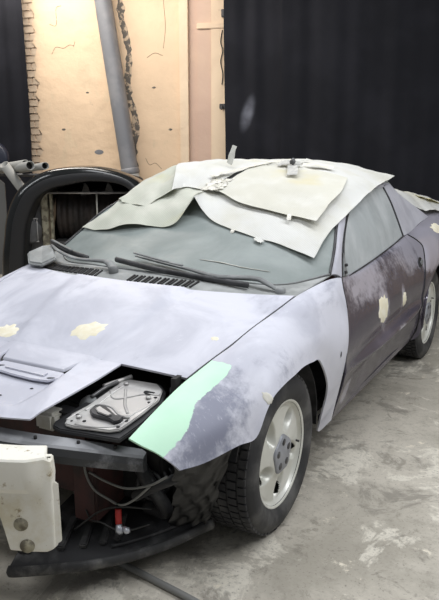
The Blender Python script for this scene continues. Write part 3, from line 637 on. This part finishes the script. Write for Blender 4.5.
# ------------------------------------------------ wheels
def make_wheel():
    NA, V = 280, []
    rr = [.0, .03, .06, .078]+list(np.arange(.084, .204, .003))+[.206, .210, .214, .222, .226, .222, .205]; NF = len(rr)-2
    def face(r, a):
        x = np.interp(r, [0, .08, .10, .19, .20, .206, .214, .222, .226], [-.004, -.004, -.012, -.020, -.024, -.020, -.003, 0, -.003])
        hole = False
        for k in range(5):
            pk = math.radians(36+72*k); d = (a-pk+math.pi) % (2*math.pi)-math.pi; rad = r*math.cos(d)-.142; tan = r*math.sin(d)
            tn = tan-.30*rad; q = math.sqrt((rad/.060)**2+(tn/.040)**2); x -= .034*float(1-ramp(np.array(q), .50, 1.03))
            if ((rad-.016)/.030)**2+((tn+.016)/.017)**2 < 1: hole = True
        return x, hole
    holes = set()
    for i, r in enumerate(rr):
        for j in range(NA):
            a = 2*math.pi*j/NA
            if i < NF: x, h = face(r, a)
            else: x, h = (-.012 if i == NF else -.10), False
            if h: holes.add(i*NA+j)
            V.append((x, r*math.sin(a), r*math.cos(a)))
    F = [f for f in grid_faces(len(rr), NA, True, True) if sum(v in holes for v in f) < 3]
    w = link('wheel', data('wheel', V, F), M['rim'], car, (0, 0, 0))
    def lathe(name, prof, mat, n=72):
        V = [(x, r*math.sin(2*math.pi*j/n), r*math.cos(2*math.pi*j/n)) for x, r in prof for j in range(n)]
        return link(name, data(name, V, grid_faces(len(prof), n, True, True)), mat, w, (0, 0, 0))
    lathe('tyre', [(-.20, .205), (-.006, .212), (.0, .226), (.008, .236), (.014, .255), (.016, .272), (.013, .290), (.012, .292), (.006, .306), (-.002, .316), (-.012, .3225), (-.03, .3245), (-.10, .3265), (-.19, .3245), (-.215, .318), (-.228, .29), (-.230, .26), (-.222, .226), (-.20, .205)], M['tyre'])
    lathe('brake_drum', [(-.075, .0), (-.075, .20), (-.19, .204), (-.19, 0)], M['void'], 40)
    bm = bmesh.new()
    for row, (x, wd) in enumerate(((-.022, .030), (-.062, .036), (-.105, .036), (-.148, .036), (-.192, .032))):
        for j in range(58):
            a = 2*math.pi*(j+.5*(row % 2))/58; R_ = Matrix.Rotation(-a, 3, 'X') @ Matrix.Rotation(.12*(1 if row % 2 else -1), 3, 'Z'); 
            c = Matrix.Rotation(-a, 3, 'X') @ Vector((x, 0, .3270 if row not in (0, 4) else .3245)); bm_box(bm, c, (wd, .0275, .011), Matrix.Rotation(-a, 3, 'X') @ (Matrix.Rotation(.05, 3, 'Y') if row == 0 else Matrix.Identity(3)))
    stuff(bm_obj('tread_blocks', bm, M['tyre'], w, loc=(0, 0, 0)))
    n = 60; V = []
    for x, f in ((-.010, 1.0), (.000, .98), (.004, .92), (.004, .0)):
        for j in range(n):
            a = 2*math.pi*j/n; r = .080*(1+.055*math.cos(5*(a-math.radians(0)))); V.append((x, f*r*math.sin(a), f*r*math.cos(a)))
    hub = link('hub_cap', data('hub_cap', V, grid_faces(4, n, True, True)), M['hub'], w, (0, 0, 0))
    for k in range(5):
        a = math.radians(72*k); c = np.array([.0045, .052*math.sin(a), .052*math.cos(a)])
        V, F = tube_vf([c+np.array([-.004, 0, 0]), c+np.array([.001, 0, 0])], .0145, 14); link('lug_hole', data('lug_hole', V, F), M['dark_metal'], w, (0, 0, 0))
    V, F = tube_vf([(-.025, .186, -.02), (-.004, .182, -.02)], .005, 8); link('valve', data('valve', V, F), M['black_plastic'], w, (0, 0, 0))
    return w
wheel = make_wheel(); kids = list(wheel.children)
def put(w, x, y, rz, spin): w.location = (x, y-1.3, .329); w.rotation_euler = (spin, 0, rz)
put(wheel, .90, 0, 0, 0)
for x, y, rz, spin in ((.90, 2.568, 0, .5), (-.90, 0, math.pi, .3), (-.90, 2.568, math.pi, .9)):
    c = wheel.copy(); COL.objects.link(c); put(c, x, y, rz, spin)
    for k in kids:
        g = k.copy(); COL.objects.link(g); g.parent = c
# wheel wells, underbody
for y in (0.03, 2.568):
    for s in (1, -1):
        G = [[(s*x, y+.41*math.cos(a), .33+.385*math.sin(a)) for x in (.875, .78, .62)] for a in np.linspace(-.12, math.pi-(.30 if y < 1 else -.2), 24)]
        link('wheel_well', sheet_mesh('wheel_well', G, .006, (0, 0, -1)), M['black_plastic'], car)
        box('well_wall', (s*.615, y, .42), (.02, .80, .60), M['void'], car)
box('underbody', (0, 1.3, .26), (1.56, 1.70, .10), M['void'], car, bevel=.02); box('underbody', (0, 2.95, .34), (1.20, 1.30, .16), M['void'], car, bevel=.02)
box('engine', (0, .05, .42), (1.10, .80, .36), M['void'], car, bevel=.05); box('firewall', (0, .52, .56), (1.50, .04, .56), M['void'], car)
for s in (1, -1): prism('sill', [(s*.86, .66, .205), (s*.80, .66, .20), (s*.80, 2.18, .20), (s*.86, 2.18, .205)], (0, 0, .03), M['mauve'], car)
# cabin
box('dashboard', (0, .80, .80), (1.40, .40, .20), M['trim_grey'], car, bevel=.05)
for s in (.36, -.36):
    se = box('seat', (s, 1.72, .45), (.50, .52, .16), M['seat'], car, bevel=.05)
    box('seat_back', (s, 2.02, .76), (.48, .14, .60), M['seat'], se, Matrix.Rotation(-.30, 3, 'X'), .05); box('head_rest', (s, 2.12, 1.10), (.24, .09, .16), M['seat'], se, Matrix.Rotation(-.25, 3, 'X'), .03)
V = []
for i in range(28):
    a = 2*math.pi*i/28
    for j in range(8): b = 2*math.pi*j/8; r = .175+.014*math.cos(b); V.append((.36+r*math.cos(a), 1.20+r*math.sin(a)*.35+.014*math.sin(b), .88+r*math.sin(a)*.93))
st = link('steering_wheel', data('steering_wheel', V, [(i*8+j, ((i+1) % 28)*8+j, ((i+1) % 28)*8+(j+1) % 8, i*8+(j+1) % 8) for i in range(28) for j in range(8)]), M['black_plastic'], car)
box('steering_hub', (.36, 1.18, .87), (.30, .04, .06), M['black_plastic'], st, bevel=.01); tube('steering_column', [(.36, 1.18, .87), (.36, .98, .80)], .03, M['black_plastic'], st, 10)
# ------------------------------------------------ stripped front end
def hp(x, y, dz=0): return np.array([x, y, .60+.16*(y+.67)+dz])
tray = [(.300, -.667), (.318, -.50), (.339, -.339), (.356, -.306), (.515, -.300), (.567, -.346), (.600, -.429), (.606, -.55), (.596, -.640), (.590, -.672), (.352, -.700), (.312, -.69)]
hl = prism('headlamp_cover', [hp(x, y, -.02) for x, y in tray], (0, 0, .018), M['dusty_black'], car, bevel=.004)
plate = [(.352, -.668), (.340, -.619), (.358, -.553), (.364, -.45), (.369, -.358), (.389, -.330), (.512, -.322), (.558, -.355), (.588, -.426), (.584, -.52), (.576, -.60), (.570, -.640), (.540, -.660), (.40, -.685), (.365, -.684)]
prism('lamp_plate', [hp(x, y, .0) for x, y in plate], (0, 0, .012), M['metal'], hl, bevel=.004)
def ribt(name, pts, r=.006): tube(name, [hp(x, y, .012) for x, y in pts], r, M['metal'], hl, 8, 30, True, .6)
ribt('rib', [(.42, -.40), (.455, -.45), (.49, -.50), (.535, -.545)]); ribt('rib', [(.372, -.43), (.43, -.475), (.51, -.41), (.57, -.395)])
ribt('rib', [(.352, -.66), (.36, -.60), (.39, -.53), (.392, -.45), (.40, -.36)], .005); ribt('rib', [(.40, -.672), (.48, -.66), (.545, -.625), (.553, -.55), (.57, -.48), (.575, -.43)], .005)
ribt('rib', [(.375, -.585), (.385, -.535), (.45, -.53), (.51, -.562), (.555, -.565)], .006)
for i, (x, y, r) in enumerate(((.522, -.390, .022), (.396, -.359, .008), (.393, -.400, .006), (.368, -.619, .007), (.419, -.644, .007), (.560, -.588, .007), (.556, -.631, .007), (.566, -.415, .007), (.564, -.453, .007), (.375, -.66, .005))):
    V, F = tube_vf([hp(x, y, .0115), hp(x, y, .0132)], r, 14); link('bolt_hole', data('bolt_hole', V, F), M['void'], hl)
for x, y in ((.402, -.372), (.550, -.572), (.385, -.632), (.545, -.43)):
    V, F = tube_vf([hp(x, y, .012), hp(x, y, .019), hp(x, y, .021)], [.011, .010, .006], 12); link('bolt', data('bolt', V, F), M['metal'], hl)
prism('hinge_bracket', [hp(x, y, .013) for x, y in ((.402, -.594), (.400, -.56), (.415, -.548), (.445, -.552), (.515, -.588), (.548, -.585), (.552, -.615), (.535, -.628), (.508, -.618), (.457, -.618), (.43, -.615))], (0, 0, .014), M['black_plastic'], hl, bevel=.003)
prism('hinge_plate', [hp(x, y, .028) for x, y in ((.425, -.588), (.43, -.57), (.505, -.598), (.498, -.612), (.45, -.606))], (0, 0, .006), M['metal'], hl, bevel=.002)
tube('lamp_lever', [(.33, -.42, .655), (.36, -.36, .662), (.385, -.31, .668)], .010, M['metal'], hl, 8, 14); tube('lamp_lever', [(.335, -.50, .64), (.345, -.43, .655), (.37, -.38, .668)], .008, M['dark_metal'], hl, 8, 14)
V, F = tube_vf([(.325, -.50, .60), (.325, -.51, .622), (.325, -.515, .624)], [.036, .034, .012], 18); link('lamp_motor', data('lamp_motor', V, F), M['grey_plastic'], hl)
V, F = tube_vf([(.60, -.31, .60), (.60, -.31, .66), (.60, -.31, .665)], [.035, .035, .02], 16); link('lamp_motor', data('lamp_motor', V, F), M['black_plastic'], hl)
# front bar, curved across the nose
BT = [(-.655, -.627), (-.45, -.735), (-.2, -.83), (0, -.86), (.2, -.83), (.45, -.735), (.655, -.627)]
bt = cr([(x, y, np.interp(abs(x), [0, .2, .45, .655], [.578, .571, .553, .525])) for x, y in BT], 50); G = []
for i, q in enumerate(bt):
    e = abs(q[0]); w_ = np.interp(e, [0, .45, .64, .656], [.085, .06, .045, .02]); h_ = np.interp(e, [0, .2, .45, .656], [.06, .06, .062, .056])
    G.append([q+np.array(v) for v in ((0, w_, -h_), (0, w_, .004), (0, w_*.9, .012), (0, .008, .004), (0, 0, -.004), (0, -.004, -h_*.5), (0, .002, -h_), (0, w_, -h_))])
G = np.array(G); V = G.reshape(-1, 3); F = grid_faces(50, 8)+[tuple(range(7)), tuple(49*8+j for j in range(7))[::-1]]
bar = link('front_bar', data('front_bar', V, F, False), [M['bar'], M['bar_top']], car)
for f in bar.data.polygons:
    if f.normal.z > .6: f.material_index = 1
for x, y, z in ((.30, -.765, .578), (.44, -.705, .566), (.56, -.655, .556)):
    V, F = tube_vf([(x, y, z-.006), (x, y, z+.004)], .006, 10); link('bolt', data('bolt', V, F), M['void'], bar)
# foam absorber: one long block with a notched underside and holes near each end
FP = [(-.452, -.845), (-.460, -.862), (-.448, -.885), (-.33, -.955), (-.16, -1.02), (0, -1.045), (.16, -1.02), (.33, -.955), (.448, -.885), (.460, -.862), (.452, -.845)]
fo = cr([(x, y, 0) for x, y in FP], 130); TG = np.gradient(fo[:, :2], axis=0); G = []
for q, nx in zip(fo, TG):
    e = abs(q[0]); top = np.interp(e, [0, .3, .448, .462], [.596, .594, .588, .575]); bot = np.interp(e, [0, .318, .336, .44, .462], [.375, .372, .250, .240, .25])
    n = np.array([nx[1], -nx[0], 0]); n /= np.linalg.norm(n); lip = .022*(1-ramp(np.array(e), .40, .46))
    zf = lambda f: np.array([0, 0, top-(top-bot)*f])
    zl = top-.115
    G.append([q-n*.09+zf(1), q-n*.09+zf(0), q-n*.006+n*lip+zf(0), q+n*lip+np.array([0, 0, top-.006]), q+n*(lip+.004)+np.array([0, 0, (top+zl)/2]), q+n*lip+np.array([0, 0, zl+.012]), q+n*.002+np.array([0, 0, zl-.012]), q+zf(.75), q+zf(.97), q-n*.01+zf(1), q-n*.09+zf(1)])
G = np.array(G); k = G.shape[1]; nf = len(fo)
foam = link('bumper_foam', data('bumper_foam', G.reshape(-1, 3), grid_faces(nf, k)+[tuple(range(k-1)), tuple((nf-1)*k+j for j in range(k-1))[::-1]]), M['foam'], car)
e_ = foam.modifiers.new('edges', 'EDGE_SPLIT'); e_.split_angle = .6
for x, y, z, r in ((.374, -.930, .352, .024), (.388, -.922, .272, .025)):
    n = np.array([.50, -.866, 0]); c = np.array([x, y, z]); V, F = tube_vf([c-n*.010, c+n*.004, c+n*.0042, c-n*.002, c-n*.003], [r, r, r*.84, r*.78, .001], 20); link('foam_hole', data('foam_hole', V, F), M['rust'], foam)
prism('foam_side', [(.455, -.875, .26), (.478, -.850, .275), (.476, -.850, .49), (.455, -.875, .505)], (-.03, .004, 0), M['foam'], foam, bevel=.004)
# air dam under the nose
DAM = [[(.25, -.885, .12), (.29, -.87, .12), (.50, -.71, .125), (.64, -.53, .13), (.74, -.30, .135)],
       [(.22, -.76, .15), (.26, -.75, .15), (.45, -.60, .15), (.56, -.45, .155), (.66, -.27, .16)],
       [(.18, -.46, .18), (.22, -.45, .18), (.38, -.35, .18), (.48, -.22, .185), (.52, -.12, .19)]]
dam = panel('air_dam', DAM, M['dusty_black'], car, 60, 16, .012, (0, 0, 1))
tube('dam_lip', [np.array(v)+np.array([0, 0, -.012]) for v in DAM[0]], .014, M['lip'], dam, 8, 60, True, 1.5)
DG = grid(DAM, 201, 61)
for u in (.16, .23, .30, .37, .44, .51, .58):
    P = DG[18, int(u*200)]; Q = DG[44, int((u-.03)*200)]; c = (P+Q)/2+np.array([0, 0, .010]); dv = Q-P
    box('louvre', Vector(c), (.028, float(np.linalg.norm(dv)), .02), M['lip'], dam, Vector(dv).to_track_quat('Y', 'Z').to_matrix(), .005)
tube('dam_ridge', [DG[14, j]+np.array([0, 0, .006]) for j in range(110, 196, 5)], .008, M['dusty_black'], dam, 6)
# black liner ahead of the front tyre, radiator support, hoses
for s in (1, -1):
    LN = [[(.78, -.635, .535), (.85, -.52, .525), (.895, -.42, .535)], [(.735, -.56, .41), (.80, -.47, .38), (.84, -.405, .39)], [(.69, -.50, .28), (.755, -.42, .26), (.795, -.385, .26)], [(.645, -.46, .168), (.70, -.39, .158), (.745, -.355, .158)]]
    G = grid(LN if s > 0 else mir(LN), 16, 26); G = G+np.array([0, 1, 0])*(.014*np.sin(np.arange(26)*.8)[:, None]*np.sin(np.arange(16)*1.1+1)[None, :]+.006*np.sin(np.arange(26)*1.9+1)[:, None]*np.cos(np.arange(16)*.7)[None, :])[..., None]
    link('wheel_liner', sheet_mesh('wheel_liner', G, .004, (s*.6, -1, 0)), M['liner'], car)
box('radiator_support', (0, -.36, .38), (1.16, .10, .36), M['void'], car, bevel=.01)
for s in (1, -1): box('support_plate', (s*.36, -.50, .33), (.10, .22, .28), M['rad'], car, Matrix.Rotation(.1*s, 3, 'Z'), .008)
box('radiator', (0, -.47, .36), (.60, .05, .30), M['rad'], car, bevel=.01)
tube('cable', [(.385, -.62, .47), (.39, -.615, .39), (.42, -.61, .335), (.47, -.60, .308), (.53, -.60, .298), (.585, -.595, .33), (.66, -.60, .405)], .0045, M['wire'], car, 8, 40)
tube('cable', [(.40, -.61, .40), (.47, -.60, .375), (.56, -.60, .372), (.66, -.60, .41), (.735, -.60, .462)], .0045, M['wire'], car, 8, 40)
tube('cable', [(.33, -.58, .30), (.40, -.62, .22), (.48, -.65, .24), (.55, -.62, .21), (.62, -.55, .22)], .004, M['wire_black'], car, 6, 30); tube('cable', [(.36, -.66, .18), (.45, -.62, .26), (.53, -.60, .29), (.60, -.50, .25)], .004, M['wire_black'], car, 6, 30)
tube('strut', [(.58, -.58, .335), (.66, -.57, .39), (.745, -.56, .44)], .018, M['dusty_black'], car, 10); tube('hose', [(.42, -.40, .45), (.55, -.46, .34), (.62, -.44, .22), (.52, -.42, .20)], .028, M['dusty_black'], car, 10, 24)
tube('coil', [(.55+.05*math.cos(t_), -.47+.006*t_, .30+.05*math.sin(t_)) for t_ in np.linspace(0, 25, 120)], .007, M['dark_metal'], car, 6)
cn = tube('lamp_plug', [(.527, -.61, .285), (.530, -.615, .255), (.534, -.62, .235)], .012, M['red'], car, 10); tube('bulb', [(.534, -.62, .235), (.545, -.63, .215), (.552, -.632, .205)], [.010, .016, .008], M['silver'], cn, 12); tube('bulb', [(.556, -.62, .225), (.575, -.625, .22), (.584, -.625, .22)], [.008, .014, .006], M['silver'], cn, 12)
for x, y, z in ((.22, -.60, .60), (.26, -.56, .595)): box('reservoir', (x, y, z-.03), (.09, .08, .07), M['tape'] if x < .25 else M['dusty_black'], car, bevel=.012)
# ---------------------------------------------------------------- masking paper on the roof and glass
def papersheet(name, ctrl, mat, label, nu=60, nv=44, wob=.005, seed=1):
    G = grid(ctrl, nu, nv); r = np.random.RandomState(seed); ph = r.uniform(0, 6, 6)
    X, Y = G[..., 0], G[..., 1]
    G[..., 2] += wob*(np.sin(X*19+Y*9+ph[0])*np.sin(Y*14-X*5+ph[1])+.6*np.sin(X*37+ph[2]+Y*20)*np.sin(Y*31+ph[3]))
    o = link(name, sheet_mesh(name, G, .0015, (0, -.3, 1)), mat); return tag(o, label, 'masking paper', 'masking paper sheets over the car')
SB = [[(-0.647,1.023,1.194),(-0.583,1.122,1.243),(-0.447,1.161,1.276),(-0.324,1.193,1.296),(-0.195,1.163,1.291),(-0.064,1.100,1.272)],
 [(-0.696,0.906,1.118),(-0.541,0.878,1.148),(-0.386,0.890,1.178),(-0.259,0.916,1.194),(-0.126,0.885,1.209),(-0.061,1.015,1.273)],
 [(-0.788,0.829,1.038),(-0.552,0.738,1.053),(-0.371,0.722,1.106),(-0.241,0.746,1.096),(-0.088,0.750,1.116),(-0.032,0.869,1.258)]]
SA = [[(-0.730,1.200,1.170),(-0.730,1.420,1.250),(-0.660,1.550,1.330),(-0.600,1.680,1.370)],
 [(-0.659,1.029,1.199),(-0.622,1.266,1.299),(-0.519,1.317,1.355),(-0.531,1.489,1.385)],
 [(-0.625,1.004,1.196),(-0.464,1.036,1.249),(-0.416,1.137,1.291),(-0.334,1.153,1.334)],
 [(-0.594,0.971,1.189),(-0.386,0.901,1.188),(-0.333,0.977,1.230),(-0.252,1.002,1.272)]]
SCC = [[(-0.620,2.050,1.300),(-0.420,2.150,1.380),(-0.220,2.200,1.400),(.120,2.200,1.398)],
 [(-0.580,1.750,1.355),(-0.400,1.800,1.405),(-0.230,1.850,1.412),(.110,1.850,1.405)],
 [(-0.443,1.362,1.398),(-0.339,1.457,1.409),(-0.220,1.528,1.415),(.060,1.600,1.402)],
 [(-0.310,1.116,1.343),(-0.262,1.242,1.349),(-0.144,1.278,1.362),(-0.023,1.342,1.363)],
 [(-0.244,0.979,1.274),(-0.232,1.112,1.282),(-0.129,1.075,1.283),(-0.026,1.080,1.287)]]
SD = [[(-0.032,0.869,1.258),(0.026,0.865,1.181),(0.123,0.813,1.138),(0.305,0.763,1.099),(0.513,0.739,1.062),(0.733,0.710,1.010)],
 [(-0.081,1.050,1.275),(0.064,0.987,1.220),(0.192,0.944,1.193),(0.364,0.910,1.164),(0.557,0.885,1.132),(0.737,0.882,1.104)],
 [(-0.046,1.210,1.311),(0.107,1.143,1.276),(0.257,1.119,1.257),(0.433,1.102,1.239),(0.615,1.093,1.222),(0.752,1.190,1.196)],
 [(-0.017,1.383,1.349),(0.147,1.347,1.333),(0.298,1.336,1.327),(0.464,1.336,1.316),(0.622,1.422,1.314),(0.708,1.790,1.278)],
 [(0.003,1.644,1.404),(0.094,1.718,1.409),(0.186,1.857,1.412),(0.362,1.825,1.398),(0.481,2.039,1.360),(0.646,2.340,1.290)],
 [(-0.060,2.050,1.415),(0.080,2.100,1.412),(0.220,2.150,1.402),(0.380,2.200,1.382),(0.500,2.340,1.338),(0.640,2.420,1.300)]]
SE = [[(-0.013,1.066,1.288),(0.171,0.971,1.238),(0.330,0.941,1.206),(0.528,0.922,1.178),(0.670,0.890,1.165)],
 [(0.018,1.162,1.322),(0.165,1.127,1.291),(0.327,1.097,1.268),(0.515,1.069,1.241),(0.676,1.060,1.238)],
 [(0.030,1.289,1.361),(0.179,1.278,1.344),(0.341,1.238,1.324),(0.508,1.225,1.304),(0.675,1.243,1.290)],
 [(0.051,1.432,1.402),(0.136,1.533,1.405),(0.267,1.566,1.395),(0.433,1.536,1.372),(0.607,1.532,1.342)]]
papersheet('paper_sheet', SB, M['paper_green'], 'greenish paper sheet lying low on the windscreen beside the black shell', seed=1)
papersheet('paper_sheet', SA, M['paper_green'], 'small paper sheet overlapping the greenish one at the windscreen edge', seed=2)
papersheet('paper_sheet', SCC, M['paper2'], 'white paper sheet curled up over the top of the roof', seed=3)
papersheet('paper_sheet', SD, M['paper2'], 'large ribbed paper sheet hanging over windscreen and side window', 90, 70, .003, 4)
papersheet('paper_sheet', SE, M['paper'], 'smooth paper sheet lying on top of the large ribbed one', 60, 44, .003, 5)
HP = [[(.10, 2.46, 1.325), (.34, 2.46, 1.315), (.50, 2.45, 1.285), (.585, 2.44, 1.255)], [(.12, 2.80, 1.24), (.36, 2.78, 1.225), (.53, 2.74, 1.18), (.638, 2.74, 1.105)], [(.12, 3.15, 1.16), (.36, 3.15, 1.145), (.55, 3.13, 1.12), (.700, 2.98, 1.020)],
      [(.12, 3.45, 1.10), (.36, 3.45, 1.095), (.60, 3.37, 1.085), (.755, 3.20, .995)], [(.12, 3.80, 1.05), (.40, 3.80, 1.04), (.68, 3.66, 1.02), (.80, 3.45, .975)], [(.12, 4.01, .95), (.40, 3.99, .94), (.70, 3.86, .97), (.80, 3.66, .965)]]
papersheet('paper_sheet', HP, M['paper2'], 'paper sheet taped over the rear hatch glass', 40, 50, .008, 6)
# tape and scraps
def scrap(name, pts, w, mat, label, cat='tape', group='tape scraps on the masking paper', seed=0):
    r = np.random.RandomState(seed); P = cr(pts, 14); T = np.gradient(P, axis=0); T /= np.linalg.norm(T, axis=1, keepdims=True); S = np.cross(T, [0, -.3, 1]); S /= np.linalg.norm(S, axis=1, keepdims=True)
    G = [[p_+s*w*f+np.array([0, 0, .0025*r.randn()*(.4+abs(f))]) for f in (-.5, -.17, .17, .5)] for p_, s in zip(P, S)]
    return tag(link(name, sheet_mesh(name, G, .0012, (0, -.3, 1)), mat), label, cat, group)
scrap('tape_strip', [(-.100, 1.40, 1.405), (-.092, 1.405, 1.435), (-.083, 1.41, 1.475), (-.070, 1.415, 1.515)], .062, M['paper2'], 'white tape strip standing upright on the roof paper', seed=1)
scrap('tape_strip', [(-.10, 1.18, 1.345), (-.05, 1.26, 1.365), (.02, 1.36, 1.385), (.09, 1.50, 1.412), (.15, 1.62, 1.42)], .045, M['tape'], 'long creased tape strip along the edge of the top paper sheet', seed=2)
scrap('tape_strip', [(.10, 1.56, 1.418), (.16, 1.66, 1.422), (.22, 1.72, 1.428), (.26, 1.80, 1.425)], .05, M['paper2'], 'short pale tape strip curled on top of the roof paper', seed=3)
scrap('tape_strip', [(.275, 1.50, 1.405), (.30, 1.44, 1.398), (.335, 1.36, 1.375), (.35, 1.31, 1.36)], .06, M['tape_grey'], 'folded grey tape strip with a dark knot on the roof paper', seed=4)
scrap('tape_strip', [(.29, 1.62, 1.40), (.35, 1.64, 1.405), (.41, 1.66, 1.395), (.47, 1.66, 1.385)], .06, M['tape'], 'beige tape scrap beside the grey tape on the roof paper', seed=5)
scrap('tape_strip', [(.18, 1.50, 1.41), (.24, 1.53, 1.42), (.30, 1.57, 1.412)], .07, M['tape_grey'], 'crumpled grey tape scrap behind the dark knot on the roof', seed=6)
scrap('tape_strip', [(.508, .925, 1.188), (.515, .905, 1.175), (.52, .888, 1.160)], .022, M['tape'], 'tiny tape tab on the front edge of the top paper sheet', seed=7)
scrap('tape_strip', [(.405, .735, 1.080), (.43, .725, 1.072), (.455, .72, 1.066)], .03, M['paper2'], 'small white tape tab stuck on the windscreen below the ribbed sheet', seed=8)
scrap('tape_strip', [(.262, .79, 1.112), (.26, .77, 1.104), (.258, .758, 1.094)], .02, M['tape'], 'narrow tape tab at the torn front edge of the ribbed sheet', seed=9)
scrap('tape_strip', [(.61, 3.24, 1.098), (.655, 3.33, 1.072), (.685, 3.42, 1.05), (.71, 3.50, 1.022)], .07, M['tape_yellow'], 'yellow masking tape along the paper over the rear hatch', seed=10)
V = []; r = np.random.RandomState(3)
me = bpy.data.meshes.new('tape_ball'); bm = bmesh.new(); bmesh.ops.create_icosphere(bm, subdivisions=2, radius=.018)
for v in bm.verts: v.co = v.co*(1+.25*r.randn()*.6)+Vector((.275, 1.50, 1.425))
tag(bm_obj('tape_ball', bm, M['dark_metal']), 'small dark ball of wadded tape on the roof paper', 'tape')
G = [[(x+.01*r.randn(), y, 1.283+.30*(y-1.06)+.012*r.rand()) for x in np.linspace(-.08, .03, 14)] for y in np.linspace(1.03, 1.20, 14)]
tag(link('plastic_film', sheet_mesh('plastic_film', cr(np.array(G).reshape(14, -1), 28).reshape(28, 14, 3), .001, (0, -.3, 1)), M['tape']), 'crumpled beige film tucked between the white and ribbed paper sheets', 'film')
# rod on the floor
tag(tube('hose', [(.36, -.55, .014), (.50, -.552, .014), (.66, -.575, .014), (.82, -.60, .014), (1.0, -.635, .014), (1.25, -.70, .014)], .013, M['wire'], None, 10, 30), 'grey hose lying on the concrete in front of the air dam', 'hose')
